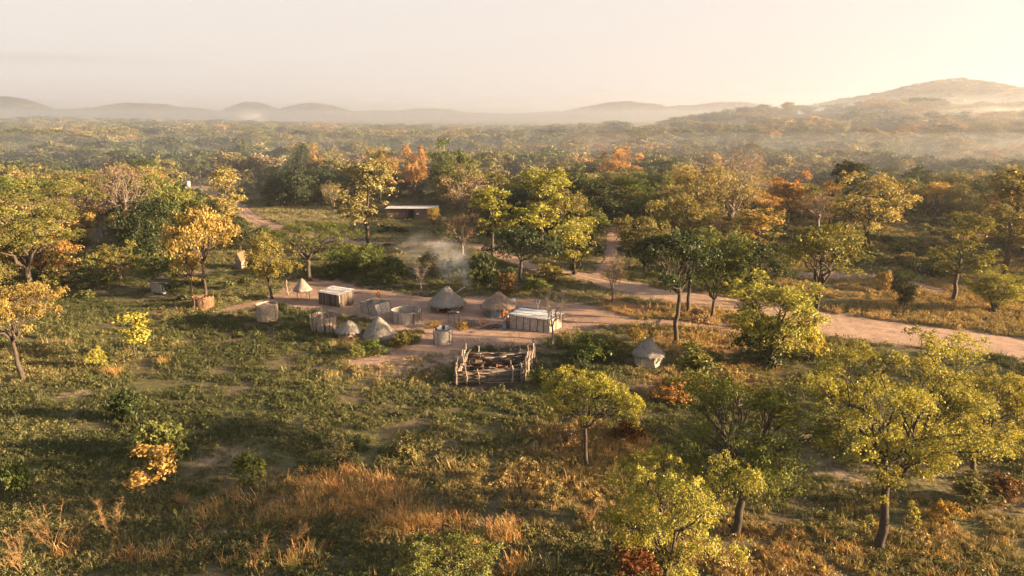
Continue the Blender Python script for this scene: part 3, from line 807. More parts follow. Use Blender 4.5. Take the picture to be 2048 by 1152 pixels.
for (bx, by, ty, w, c, lab) in [
        (1185, 722, 668, 90, 'green', 'green bush between the leafless tree and the round granary'), (1228, 716, 672, 56, 'olive', 'yellowish bush left of the round granary'),
        (1160, 745, 706, 66, 'dark', 'dark low bush right of the cattle pen'), 
        (1515, 730, 650, 90, 'dark', 'dark leafy bush at the foot of the many-stemmed yellow tree'), (1620, 722, 655, 70, 'yg', 'golden bush at the right foot of the many-stemmed yellow tree'),
        (752, 708, 682, 60, 'green', 'green bush at the foot of the big thatched cone'), (716, 716, 690, 50, 'lime', 'fresh green weed bush left below the big thatched cone'),
        (805, 692, 668, 50, 'olive', 'yellowish bush right of the big thatched cone'), (866, 656, 643, 32, 'gold', 'yellow flowering bush left behind the pale bathing screen'),
        (922, 658, 644, 30, 'gold', 'yellow flowering bush right of the bathing screen under the drying rack'), (560, 622, 604, 30, 'dark', 'dark weed bush beside the reed bin'),
        (1105, 560, 530, 70, 'olive', 'yellow topped bush at the edge of the yard behind the white-roofed hut'), (1075, 585, 555, 56, 'green', 'green bush in front of the dark leaning acacia'),
        (972, 580, 505, 60, 'dark', 'dark tangled bush under the leaning acacia'), (1010, 588, 545, 50, 'brown', 'brown twiggy bush right of the dark tangle'),
        (790, 560, 515, 60, 'green', 'green bush in smoke left of the dead white tree'), (900, 560, 520, 56, 'green', 'dusty green bush in smoke right of the dead white tree'),
        (860, 545, 505, 50, 'olive', 'olive bush in the smoke behind the dead white tree'), (930, 552, 518, 50, 'green', 'green bush behind the leaning log'),
        (660, 555, 528, 50, 'green', 'green bush between the arching tree and the plank shed'), (890, 482, 452, 54, 'green', 'green bush in the clearing below the brick house'),
        (975, 470, 440, 50, 'dark', 'dark bush right of the leafless stems'), (1270, 680, 655, 40, 'gold', 'orange bush behind the peak of the round granary'),
        (1085, 770, 738, 52, 'green', 'green bush at the right corner of the cattle pen'),
        (1250, 880, 838, 70, 'red', 'reddish brown bush right of the flat-topped acacia'), (1130, 890, 855, 56, 'pink', 'pinkish dry bush left of the flat-topped acacia'),
        (1345, 800, 762, 80, 'orange', 'orange dry bush below the round granary'), (1275, 1152, 1085, 130, 'red', 'dark red bush at the bottom edge'),
        (1106, 1000, 962, 44, 'pale', 'small pale bush in the middle of the lower field'), (2000, 1010, 955, 80, 'brown', 'brown bush near the right edge in the foreground'),
        (505, 955, 905, 70, 'green', 'green bush left above the tall dry grass'), (1890, 1045, 1000, 60, 'gold', 'small orange bush right of the tallest tree')]:
    T(bx, by, ty, w, 'bush', c, lab, cat='bush', name='bush')
k = 0
for (bx, by, ty, w) in ((560, 412, 345, 70), (600, 415, 335, 80), (645, 410, 338, 80), (690, 405, 350, 60), (800, 392, 345, 60), (835, 390, 352, 50), (770, 400, 360, 40)):
    T(bx, by, ty, w, 'mid_dense', 'dark', ('leftmost', 'second', 'third', 'fourth', 'sixth', 'rightmost', 'fifth')[k] + ' dark leafy clump in the thicket behind the clearing', cat='bush', name='thicket', group='dark thicket behind the clearing'); k += 1

# --- woodland trees: single trees out to where they run together, then one mass
def forest_colour(x, y, r):
    n = float(fbm(x / 55., y / 55., 77, 3)) + r.uniform(-.17, .17) + (.09 if x > 20 else .02)
    if n < .36: return 'dark'
    if n < .46: return 'green'
    if n < .58: return 'olive'
    if n < .67: return 'pale'
    if n < .71: return 'pink'
    if n < .76: return 'gold'
    return r.choice(['orange', 'gold', 'olive'])
CW = dict(dark='dark green', green='green', olive='olive green', pale='pale cream-green', pink='pinkish half-bare', gold='golden yellow', orange='orange')
cand = []
y = 105.0
while y < 700:
    sp = 8.6 + max(0, y - 150) * .018; x = -(.80 * y + 18)
    while x < .80 * y + 18:
        cand.append((x + R.uniform(-.42, .42) * sp, y + R.uniform(-.42, .42) * sp)); x += sp
    y += sp
cx_ = np.array([c[0] for c in cand]); cy_ = np.array([c[1] for c in cand])
ok = ~inside(cx_, cy_, OPEN) & (fbm(cx_ / 30., cy_ / 30., 19, 3) > .44)
cand = [c for c, o in zip(cand, ok) if o]
cand.sort(key=lambda c: c[1])
NIND = 300 - len([1 for t in TREES])
single, rest = [], []
for (x, y) in cand:
    w = R.uniform(7, 14) * (1 + max(0, y - 180) / 900); h = R.uniform(7, 11.5) * (.75 + w / 30)
    if any((x - a) ** 2 + (y - b) ** 2 < (.55 * (w / 2 + c)) ** 2 for (a, b, c) in TREES[:120]): continue
    u = proj(x, y, 4)[0]
    if 345 < u < 425 and 150 < y < 300: continue      # the far white house shows through this gap
    if len(single) < NIND and -160 < u < 2208: single.append((x, y, w, h))
    else: rest.append((x, y, w, h))
ORD = ['leftmost', 'second', 'third', 'fourth', 'fifth', 'sixth', 'seventh', 'eighth', 'ninth', 'tenth', 'eleventh', 'twelfth', 'thirteenth', 'fourteenth',
       'fifteenth', 'sixteenth', 'seventeenth', 'eighteenth', 'nineteenth', 'twentieth']
wood_groups = {}
for (x, y, w, h) in single:
    c = forest_colour(x, y, R); u = proj(x, y, 4)[0]
    side = 'left of the village' if u < 480 else 'behind the brick house' if u < 960 else 'right of the footpath' if u < 1560 else 'beyond the road'
    row = 'at the woodland front' if y < 135 else 'in the near woodland' if y < 165 else 'deep in the woodland'
    kind = 'mid_bare' if c == 'pink' else R.choice(['mid_round', 'mid_round', 'mid_round', 'mid_tall', 'mid_umbrella', 'mid_dense'])
    if c == 'dark': kind = R.choice(['mid_dense', 'mid_round'])
    wood_groups.setdefault((c, row, side), []).append((u, x, y, h, w * (.75 if kind == 'mid_tall' else 1), kind))
for (c, row, side), L in wood_groups.items():
    L.sort()
    for i, (u, x, y, h, w, kind) in enumerate(L):
        lab = '%s tree %s %s' % (CW[c], row, side)
        if len(L) > 1: lab = '%s of the %s trees %s %s' % ('leftmost' if i == 0 else 'rightmost' if i == len(L) - 1 else ORD[min(i, 19)] + ' from left', CW[c], row, side.replace('the ', ''))
        tree_at(x, y, h, w, kind, c, lab, group='%s trees %s %s' % (CW[c], row, side))

# prototypes of the far mass, scattered by geometry nodes
def scatter_obj(name, protos, pts, kind='stuff', tilt=0.04):
    """pts: x y z  sx sz rot idx  r g b ; one object, prototypes kept out of the scene"""
    pts = np.asarray(pts, np.float32)
    me = bpy.data.meshes.new(name); me.vertices.add(len(pts)); me.vertices.foreach_set('co', pts[:, :3].ravel()); me.update()
    def attr(n, t, key, arr):
        a = me.attributes.new(n, t, 'POINT'); a.data.foreach_set(key, np.ascontiguousarray(arr).ravel())
    attr('isc', 'FLOAT_VECTOR', 'vector', np.stack([pts[:, 3], pts[:, 3], pts[:, 4]], -1))
    attr('irot', 'FLOAT_VECTOR', 'vector', np.stack([NR.normal(0, tilt, len(pts)), NR.normal(0, tilt, len(pts)), pts[:, 5]], -1))
    attr('iidx', 'INT', 'value', pts[:, 6].astype(np.int32))
    attr('icol', 'FLOAT_COLOR', 'color', np.column_stack([pts[:, 7:10], np.ones(len(pts), np.float32)]))
    col = bpy.data.collections.new(name + '_kinds')
    for i, m in enumerate(protos):
        col.objects.link(bpy.data.objects.new('%s_kind_%02d' % (name, i), m))
    o = link(name, me)
    ng = bpy.data.node_groups.new(name, 'GeometryNodeTree')
    ng.interface.new_socket('Geometry', in_out='INPUT', socket_type='NodeSocketGeometry')
    ng.interface.new_socket('Geometry', in_out='OUTPUT', socket_type='NodeSocketGeometry')
    N, L = ng.nodes, ng.links
    gi = N.new('NodeGroupInput'); go = N.new('NodeGroupOutput')
    ci = N.new('GeometryNodeCollectionInfo'); ci.inputs[0].default_value = col
    ci.inputs['Separate Children'].default_value = True; ci.inputs['Reset Children'].default_value = True
    ip = N.new('GeometryNodeInstanceOnPoints'); ip.inputs['Pick Instance'].default_value = True
    def na(n, t):
        a = N.new('GeometryNodeInputNamedAttribute'); a.data_type = t; a.inputs['Name'].default_value = n; return a.outputs[0]
    L.new(gi.outputs[0], ip.inputs['Points']); L.new(ci.outputs[0], ip.inputs['Instance'])
    L.new(na('iidx', 'INT'), ip.inputs['Instance Index']); L.new(na('isc', 'FLOAT_VECTOR'), ip.inputs['Scale'])
    L.new(na('irot', 'FLOAT_VECTOR'), ip.inputs['Rotation']); L.new(ip.outputs[0], go.inputs[0])
    md = o.modifiers.new('scatter', 'NODES'); md.node_group = ng
    o['kind'] = kind
    return o

def joined(t):
    """wood and crown of a generated tree as one mesh with two materials"""
    w, c = t['wood'], t['crown']
    def arr(me):
        v = np.empty(len(me.vertices) * 3, np.float32); me.vertices.foreach_get('co', v)
        q = np.empty(len(me.loops), np.int32); me.loops.foreach_get('vertex_index', q); return v.reshape(-1, 3), q.reshape(-1, 4)
    v1, q1 = arr(w); v2, q2 = arr(c)
    tint = np.ones((len(v1) + len(v2), 4), np.float32); tt = np.empty(len(v2) * 4, np.float32)
    c.color_attributes['tint'].data.foreach_get('color', tt); tint[len(v1):] = tt.reshape(-1, 4)
    me = np_mesh('far_tree', np.vstack([v1, v2]) / np.array([t['W'], t['W'], t['H']], np.float32), np.vstack([q1, q2 + len(v1)]), tint)
    me.materials.append(M['leaf_i']); me.materials.append(M['bark'])
    mi = np.zeros(len(q1) + len(q2), np.int32); mi[:len(q1)] = 1; me.polygons.foreach_set('material_index', mi)
    return me
far_a = [joined(gen_tree(60 + i, H=9, W=9.5, base=2.2, nclump=36, nleaf=2400, lsize=.29, limbs=6, tr=.2, cr=.13, sides=4, shape=s)) for i, s in enumerate(['round', 'round', 'umbrella', 'tall', 'round'])]
far_b = [joined(gen_tree(80 + i, H=9, W=10, base=2.0, nclump=24, nleaf=1100, lsize=.42, limbs=3, tr=.2, cr=.2, sides=3, shape=s, twig=0)) for i, s in enumerate(['round', 'round', 'umbrella'])]
PAL = np.array([(.042, .055, .027), (.085, .10, .034), (.135, .125, .048), (.20, .175, .085), (.19, .15, .10), (.22, .165, .065), (.25, .155, .065)])
def far_points(x, y, w, h, n):
    m = len(x); q = fbm(x / 55., y / 55., 77, 3) + NR.uniform(-.17, .17, m) + .05 * (x > 40)
    ci = np.searchsorted([.38, .49, .66, .72, .75, .79], q); c = PAL[ci] * NR.uniform(.85, 1.15, m)[:, None]
    z = ground_h(x, y) + np.where(y > 1900, np.maximum(hill_h(x, y), 0), 0) - .2
    return np.column_stack([x, y, z, w, h, NR.uniform(0, 6.28, m), NR.integers(0, n, m), c])
def jitter_grid(y0, y1, spf):
    xs, ys = [], []; y = y0
    while y < y1:
        sp = spf(y); r = np.arange(-(.80 * y + 30), .80 * y + 30, sp)
        xs.append(r + NR.uniform(-.45, .45, len(r)) * sp); ys.append(y + NR.uniform(-.45, .45, len(r)) * sp); y += sp
    return np.concatenate(xs), np.concatenate(ys)
ra = np.array(rest)
tag(scatter_obj('woodland', far_a, far_points(*ra.T, 5)), 'woodland of mixed green and orange trees running together behind the village', 'woodland')
x1, y1 = jitter_grid(700, 2300, lambda y: 17 + (y - 700) * .006)
k1 = fbm(x1 / 90., y1 / 90., 23, 3) > .42; x1, y1 = x1[k1], y1[k1]
x2, y2 = jitter_grid(2300, 4400, lambda y: 22.0)
k2 = hill_h(x2, y2) > -1; x2, y2 = x2[k2], y2[k2]
P1 = far_points(x1, y1, NR.uniform(12, 26, len(x1)) * (1 + (y1 - 700) / 6000), NR.uniform(7, 16, len(x1)), 3)
P2 = far_points(x2, y2, NR.uniform(13, 24, len(x2)), NR.uniform(8, 13, len(x2)), 3)
pts = np.vstack([P1, P2])
tag(scatter_obj('distant_forest', far_b, pts), 'distant hazy forest covering the plain and hills below the sky', 'forest')


# ------------------------------------------------------------------ village buildings
def cone_roof(parent, Rr, h, z0, mat, straw, seed=0, n=84, rings=9, curve_=-.05, ragged=.10, nstraw=420, top=.05):
    nstraw = int(nstraw * 1.6)
    rng = np.random.default_rng(seed); V = []; Qs = []
    for i in range(rings + 1):
        t = i / rings
        for k in range(n):
            a = 2 * math.pi * k / n
            r = Rr * (top + (1 - top) * t) * (1 + curve_ * math.sin(math.pi * t))
            z = z0 + h * (1 - t) ** 1.04
            g = rng.normal(0, .018) * (.5 + t)
            lump = .03 * Rr * (float(vnoise(math.cos(a) * 2.2 + 7, math.sin(a) * 2.2 + t * 1.5, seed)) - .5)
            if i == rings: z -= rng.uniform(0, ragged) * 1.6; r += rng.uniform(-.03, ragged)
            rr = r + g + lump
            V.append((rr * math.cos(a), rr * math.sin(a), z + g + lump * .6))
    for i in range(rings):
        for k in range(n): Qs.append((i * n + k, (i + 1) * n + k, (i + 1) * n + (k + 1) % n, i * n + (k + 1) % n))
    # underside so that the eave has thickness
    b = len(V)
    for k in range(n):
        a = 2 * math.pi * k / n; V.append((Rr * .9 * math.cos(a), Rr * .9 * math.sin(a), z0 - .02))
    V.append((0, 0, z0 + h * .82)); cidx = len(V) - 1
    for k in range(n):
        Qs.append((rings * n + k, b + k, b + (k + 1) % n, rings * n + (k + 1) % n))
    V.append((0, 0, z0 + h * 1.0 + .06)); tip = len(V) - 1
    mb = MB(); mb.v = V; mb.f = Qs + [(k, (k + 1) % n, tip) for k in range(n)] + [(b + (k + 1) % n, b + k, cidx) for k in range(n)]
    roof = mb.build('roof', mat, parent, True)
    # loose straws lying on the slope
    SV, SQ = [], []
    for j in range(nstraw):
        a = rng.uniform(0, 2 * math.pi); t0 = rng.uniform(.03, .9); t1 = min(1.06, t0 + rng.uniform(.12, .3)); w = rng.uniform(.006, .013) * Rr * .5
        da = rng.normal(0, .05)
        def P(t, aa, o):
            r = Rr * (top + (1 - top) * t) * (1 + curve_ * math.sin(math.pi * min(t, 1))); z = z0 + h * (1 - min(t, 1)) ** 1.04 - max(0, t - 1) * h
            return (( r + .05) * math.cos(aa), (r + .05) * math.sin(aa), z + .05 + o)
        o = rng.uniform(-.01, .05); q = len(SV)
        dw0 = w / max(.1, Rr * t0); dw1 = w / max(.1, Rr * t1)
        SV += [P(t0, a - dw0, o), P(t0, a + dw0, o), P(t1, a + da + dw1, o), P(t1, a + da - dw1, o)]; SQ.append((q, q + 1, q + 2, q + 3))
    st = link('thatch', np_mesh('thatch', SV, SQ), roof, straw); st['kind'] = 'stuff'
    # binding ring
    mb = MB(); mb.tube([(Rr * .09 * math.cos(a), Rr * .09 * math.sin(a), z0 + h * .955) for a in np.linspace(0, 2 * math.pi, 14)], .035, 5)
    mb.build('binding', M['wood_dark'], roof)
    return roof

def ring_wall(name, parent, mat, Rr, h, z0=0.0, n=60, rows=12, thick=.07, lean=0.0, gap=None, seed=0, taper=0.0, rim=.06, squash=1.0):
    """woven wall: rows of slightly proud bands, open on top; gap = (a0, a1) leaves a doorway"""
    rng = np.random.default_rng(seed); V = []; Qs = []
    a0, a1 = gap or (0, 2 * math.pi); closed = gap is None
    m = n if closed else n + 1
    ph = rng.uniform(0, 6.28, 3)
    for side in (0, 1):
        for j in range(rows + 1):
            t = j / rows
            for k in range(m):
                a = a0 + (a1 - a0) * k / n
                r = Rr * (1 + taper * t) * (1 + .035 * math.sin(a * 2 + ph[0]) + .02 * math.sin(a * 3 + ph[1])) + (.018 if j % 2 else -.004) + rng.normal(0, .008)
                if side: r -= thick
                z = z0 + h * t + (rng.uniform(-rim, rim) + .05 * math.sin(a * 3 + ph[2]) if j == rows else 0)
                V.append((r * math.cos(a) + lean * t, r * math.sin(a) * squash, z))
    S = (rows + 1) * m
    kk = range(m if closed else m - 1)
    for side in (0, 1):
        for j in range(rows):
            for k in kk:
                q = (side * S + j * m + k, side * S + j * m + (k + 1) % m, side * S + (j + 1) * m + (k + 1) % m, side * S + (j + 1) * m + k)
                Qs.append(q if not side else q[::-1])
    for k in kk: Qs.append((rows * m + k, rows * m + (k + 1) % m, S + rows * m + (k + 1) % m, S + rows * m + k))
    if not closed:
        for k in (0, m - 1):
            for j in range(rows): Qs.append((j * m + k, (j + 1) * m + k, S + (j + 1) * m + k, S + j * m + k))
    return link(name, np_mesh(name, V, Qs, None, False), parent, mat)

def post_ring(parent, Rr, h, n, r=.05, mat='wood', a0=0.0, out=.0, name='post', z0=-.1, skip=()):
    for k in range(n):
        if k in skip: continue
        a = a0 + 2 * math.pi * k / n
        c, s_ = math.cos(a), math.sin(a)
        MB().pole((Rr * c, Rr * s_, z0), ((Rr + out) * c, (Rr + out) * s_, h * R.uniform(.96, 1.06)), r * R.uniform(.8, 1.2), .012).build(name, M[mat], parent, True)

def at_px(px, py): p = G(px, py); return (p.x, p.y, gh(p.x, p.y))

# 1 open shelter
def hut_open():
    s = ppm(617); t = thing('thatched_shelter', at_px(894, 619), 'large grey thatched cone shelter on open posts in the middle of the yard', 'shelter')
    Rr = 38 / s; z0 = 1.0
    cone_roof(t, Rr, zfor(619, 574) - z0 + .1, z0, M['thatch'], M['straw'], 1, ragged=.16, nstraw=700)
    post_ring(t, Rr * .84, 1.25, 13, .06, 'wood', .2)
    MB().pole((0, 0, -.1), (0, 0, 2.2), .08).build('centre_pole', M['wood_dark'], t, True)
    ring_wall('low_wall', t, M['mud'], Rr * .66, .55, gap=(-1.2, 4.1), rows=4, n=40)
hut_open()
for i, (dx, dy, r) in enumerate(((-.7, -.6, .26), (.3, -.9, .22), (.9, -.3, .3))):
    p = at_px(894, 619); t = thing('cooking_pot', (p[0] + dx, p[1] + dy, p[2]), ['dark pot under the left side of the open shelter', 'small dark pot at the front under the open shelter', 'big dark pot under the right side of the open shelter'][i], 'pot')
    mb = MB(); n = 14; prof = [(0.4, 0), (.95, .35), (1, .7), (.8, 1.05), (.66, 1.15), (.72, 1.25)]
    vs = [(r * q * math.cos(6.2832 * k / n), r * q * math.sin(6.2832 * k / n), r * z) for (q, z) in prof for k in range(n)]
    fs = [(j * n + k, j * n + (k + 1) % n, (j + 1) * n + (k + 1) % n, (j + 1) * n + k) for j in range(len(prof) - 1) for k in range(n)] + [tuple(range(n))[::-1]]
    mb.add(vs, fs).build('bowl', M['ash'], t, True)
    MB().tube([(r * .74 * math.cos(a), r * .74 * math.sin(a), r * 1.26) for a in np.linspace(0, 6.2832, 13)], r * .08, 4).build('rim', M['ash'], t, True)

# 2 kitchen hut
def hut_kitchen():
    s = ppm(626); Rr = 36 / s; t = thing('thatched_hut', at_px(997, 628), 'brown thatched kitchen hut with a red door opening next to the white-roofed hut', 'hut')
    z0 = 1.25; cone_roof(t, Rr, zfor(628, 584) - z0 + .1, z0, M['thatch_warm'], M['straw_warm'], 2, ragged=.16, nstraw=700)
    g0 = -1.28; g1 = -.62
    ring_wall('wall', t, M['mud'], Rr * .70, 1.5, gap=(g1, 2 * math.pi + g0), rows=5, n=54)
    post_ring(t, Rr * .86, 1.4, 12, .055, 'wood_pale', .3)
    a = (g0 + g1) / 2; mb = MB(); r_ = Rr * .67
    mb.box(r_ * math.cos(a), r_ * math.sin(a), .72, 1.05, .05, 1.42, a + math.pi / 2); mb.build('door', M['clay'], t)
    for j, aa in enumerate((-2.35, -1.95, -1.65)):
        w = MB(); w.box(Rr * .78 * math.cos(aa), Rr * .78 * math.sin(aa), .62 + .05 * j, .62, .03, 1.15, aa + math.pi / 2, .04); w.build('hanging_cloth', M['cloth_blue'], t)
    MB().box(Rr * .55, -Rr * .95, .35, .5, .35, .7, .4, .05).build('door_step', M['mud'], t)
hut_kitchen()
p = at_px(1021, 622); t = thing('cloth_bundle', (p[0] + .1, p[1] - .3, p[2] + 0), 'white cloth bundle on a pole rack right of the kitchen hut', 'cloth')
for (dx, dy) in ((-.35, 0), (.35, .1), (0, .45)):
    MB().pole((dx, dy, -.1), (dx * .8, dy * .8, 1.45), .045).build('pole', M['wood_pale'], t, True)
mb = MB(); rng = np.random.default_rng(4)
for i in range(7): mb.box(rng.uniform(-.35, .35), rng.uniform(-.1, .4), 1.45 + rng.uniform(0, .25), rng.uniform(.3, .6), rng.uniform(.2, .4), rng.uniform(.12, .25), rng.uniform(0, 3), .06)
mb.build('cloth', M['cloth_white'], t)
MB().box(0, .15, 1.38, .95, .6, .06, .1, .02).build('shelf', M['clay'], t)

# four-sided huts from three ground corners
def quad_frame(name, label, a, b, c, cat='hut'):
    """a, b, c: left, near and right foot corners in the picture; returns thing and local corner list"""
    A, B, Cc = (Vector(G(*q)) for q in (a, b, c)); D = A + Cc - B; ctr = (A + Cc) / 2; ctr.z = gh(ctr.x, ctr.y)
    t = thing(name, ctr, label, cat); return t, [q - ctr for q in (A, B, Cc, D)]

def panel_wall(t, p, q, h0, h1, mat, name='wall', thick=.08, n=26, rows=10, lean=Vector((0, 0, 0)), seed=0):
    rng = np.random.default_rng(seed); d = (q - p); L = d.length; d.normalize(); nrm = Vector((d.y, -d.x, 0)); V = []; Qs = []
    for side in (0, 1):
        for j in range(rows + 1):
            for k in range(n + 1):
                u = k / n; h = (h0 + (h1 - h0) * u) * j / rows
                o = (.012 if j % 2 else -.008) + rng.normal(0, .009) - side * thick
                x = p + d * (L * u) + nrm * o + lean * (j / rows)
                V.append((x.x, x.y, h - .05 + (rng.uniform(-.05, .05) if j == rows else 0)))
    m = n + 1; S = (rows + 1) * m
    for side in (0, 1):
        for j in range(rows):
            for k in range(n):
                f = (side * S + j * m + k, side * S + j * m + k + 1, side * S + (j + 1) * m + k + 1, side * S + (j + 1) * m + k); Qs.append(f if side == 0 else f[::-1])
    for k in range(n): Qs.append((rows * m + k, rows * m + k + 1, S + rows * m + k + 1, S + rows * m + k))
    for k in (0, n):
        for j in range(rows): Qs.append((j * m + k, S + j * m + k, S + (j + 1) * m + k, (j + 1) * m + k))
    return link(name, np_mesh(name, V, Qs), t, mat)

def roof_sheet(t, c4, mat, name='roof_sheet', over=.12, thick=.03, corr=.0, nu=16, nv=8, sag=.05, seed=0, u0=0., u1=1., v0=0., v1=1.):
    """bilinear sheet over the four wall-top corners (left, near, right, far)"""
    rng = np.random.default_rng(seed); a, b, c, d = c4; V = []; Qs = []; ctr = (a + b + c + d) / 4
    a, b, c, d = (ctr + (q - ctr) * (1 + over) for q in (a, b, c, d))
    for side in (0, 1):
        for j in range(nv + 1):
            for k in range(nu + 1):
                u = u0 + (u1 - u0) * k / nu; v = v0 + (v1 - v0) * j / nv
                p = (a * (1 - u) + b * u) * (1 - v) + (d * (1 - u) + c * u) * v
                z = p.z - sag * math.sin(math.pi * u) * math.sin(math.pi * v) + rng.normal(0, .012) + corr * (k % 2) - side * thick
                V.append((p.x + rng.normal(0, .01), p.y + rng.normal(0, .01), z))
    m = nu + 1; S = (nv + 1) * m
    for side in (0, 1):
        for j in range(nv):
            for k in range(nu):
                f = (side * S + j * m + k, side * S + j * m + k + 1, side * S + (j + 1) * m + k + 1, side * S + (j + 1) * m + k); Qs.append(f if side == 0 else f[::-1])
    for j in range(nv):
        for k in (0, nu): Qs.append((j * m + k, (j + 1) * m + k, S + (j + 1) * m + k, S + j * m + k))
    for k in range(nu):
        for j in (0, nv): Qs.append((j * m + k, j * m + k + 1, S + j * m + k + 1, S + j * m + k))
    return link(name, np_mesh(name, V, Qs), t, mat)

UP = Vector((0, 0, 1))
# 3 white-roofed hut
t, c = quad_frame('reed_hut', 'long reed-walled hut with flat white sheet roof beside the leafless tree', (1018, 656), (1098, 667), (1124, 655))
hf = zfor(667, 640); hb = hf * 1.12
for i, (p, q, h0, h1) in enumerate(((c[0], c[1], hf, hf), (c[1], c[2], hf, hb), (c[2], c[3], hb, hb), (c[3], c[0], hb, hf))):
    panel_wall(t, p, q, h0, h1, M['reed'] if i != 1 else M['reed_tan'], seed=i)
tops = [c[0] + UP * (hf + .06), c[1] + UP * (hf + .06), c[2] + UP * (hb + .06), c[3] + UP * (hb + .06)]
for (v0, v1) in ((0, .33), (.335, .66), (.665, 1.0)):
    roof_sheet(t, tops, M['white_sheet'], over=.10, v0=v0, v1=v1, nu=22, nv=5, seed=int(v0 * 100))
for v in (.0, .32, .68, 1.0):
    a = tops[0].lerp(tops[3], v); b = tops[1].lerp(tops[2], v); e = (b - a).normalized() * .35
    MB().pole(a - e + UP * .04, b + e + UP * .04, .032, .010, segs=7).build('roof_pole', M['wood_dark'], t, True)
for u in (0, .18, .36, .52, .70, .86, 1):
    a = c[0].lerp(c[1], u); o = Vector((0, -.10, 0))
    MB().pole(a + o - UP * .1, a + o * .8 + UP * (hf + .05) + (c[1] - c[0]) * .012, .045, .015).build('post', M['wood_dark'], t, True)
for u in (0.02, .5, .98):
    a = c[1].lerp(c[2], u); o = Vector((.09, -.03, 0))
    MB().pole(a + o - UP * .1, a + o + UP * (hf + .2), .05, .015).build('post', M['wood'], t, True)
for u in np.linspace(.03, .97, 18):
    a = c[0].lerp(c[1], u) + Vector((0, -.16, 0)); MB().box(a.x, a.y - .1, hf + .02, .16, .3, .05, R.uniform(-.4, .4), .02).build('eave_stick', M['wood'], t)
p = c[0].lerp(c[1], .86); 
# 4 plank shed
t, c = quad_frame('plank_shed', 'upright-pole shed with shiny metal roof at the left of the yard', (638.7, 608), (679.3, 615), (706.6, 607))
hf = zfor(615, 591); hb = hf * 1.16
def planks(t, p, q, h0, h1, n, mat=('wood', 'wood_pale', 'wood_dark', 'wood')):
    d = q - p; L = d.length; d.normalize(); ang = math.atan2(d.y, d.x)
    for k in range(n):
        u = (k + .5) / n; x = p + d * (L * u); h = (h0 + (h1 - h0) * u) * R.uniform(.95, 1.03); w = L / n * R.uniform(.72, .98)
        o = R.uniform(-.03, .03)
        mb = MB(); nrm = Vector((d.y, -d.x, 0)); x = x + nrm * o
        mb.pole(x - UP * .12, x + UP * h + d * R.uniform(-.04, .04), w * .5, .006, n=7, segs=3, r2=w * .46); mb.build('pole', M[R.choice(mat)], t, True)
planks(t, c[0], c[1], hf, hf, 19); planks(t, c[1], c[2], hf, hb, 15); planks(t, c[2], c[3], hb, hb, 17); planks(t, c[3], c[0], hb, hf, 14)
MB().box(0, 0, hf * .5, (c[1] - c[0]).length * .9, (c[2] - c[1]).length * .86, hf * .98, math.atan2((c[1] - c[0]).y, (c[1] - c[0]).x)).build('inner_lining', M['wood_dark'], t)
tops = [q + UP * (h + .08) for q, h in zip(c, (hf, hf, hb, hb))]
for (v0, v1) in ((0, .47), (.50, 1.0)):
    roof_sheet(t, tops, M['metal'], over=.13, corr=.025, nu=30, v0=v0, v1=v1, nv=4, seed=3)
for v in (.02, .485):
    a = tops[0].lerp(tops[3], v); b = tops[1].lerp(tops[2], v); MB().pole(a + UP * .08, b + UP * .08, .04, .01).build('roof_pole', M['wood'], t, True)
a = c[1].lerp(c[2], .75) + Vector((.12, -.12, 0)); MB().pole(a + UP * .9, a + Vector((.6, .25, .95)), .03).build('cross_bar', M['wood_pale'], t, True)

# 5 low shed with cluttered roof
t, c = quad_frame('reed_shed', 'low reed shed with dark patched tarpaulin roof right of the metal-roofed shed', (725, 626), (755.5, 632), (784, 623.5))
hf = zfor(632, 609.5); hb = hf * 1.0; ln = Vector((-.35, .05, 0))
for i, (p, q, h0, h1) in enumerate(((c[0], c[1], hf, hf), (c[1], c[2], hf, hb), (c[2], c[3], hb, hb), (c[3], c[0], hb, hf))):
    panel_wall(t, p, q, h0, h1, (M['reed_grey'], M['reed'])[i % 2], seed=10 + i, lean=ln)
tops = [q + ln + UP * (h + .05) for q, h in zip(c, (hf, hf, hb, hb))]
roof_sheet(t, tops, M['tarp'], name='tarpaulin', over=.10, nu=14, nv=10, seed=6, sag=-.12)
for i in range(14):
    u, v = R.uniform(.05, .95), R.uniform(.05, .95); p = (tops[0] * (1 - u) + tops[1] * u) * (1 - v) + (tops[3] * (1 - u) + tops[2] * u) * v
    a = R.uniform(0, 3.14); e = Vector((math.cos(a), math.sin(a), 0)) * R.uniform(.3, .9)
    MB().pole(p - e + UP * .12, p + e + UP * .2, .035, .03).build('roof_stick', M[R.choice(['wood', 'wood_dark', 'wood_pale'])], t, True)
for i in range(7):
    u, v = R.uniform(.1, .9), R.uniform(.1, .9); p = (tops[0] * (1 - u) + tops[1] * u) * (1 - v) + (tops[3] * (1 - u) + tops[2] * u) * v
    MB().box(p.x, p.y, p.z + .13, R.uniform(.3, .8), R.uniform(.25, .6), .03, R.uniform(0, 3), .03).build('roof_patch', M[R.choice(['wood', 'tarp', 'tarp', 'cloth_dark'])], t)
for u in (0, .5, 1):
    a = c[0].lerp(c[1], u) + Vector((0, -.08, 0)); MB().pole(a - UP * .1, a + ln + UP * (hf + .05), .045).build('post', M['wood'], t, True)
for u in (.33, .66, 1):
    a = c[1].lerp(c[2], u) + Vector((.06, -.06, 0)); MB().pole(a - UP * .1, a + ln + UP * (hf + .05), .035).build('post', M['wood_pale'], t, True)

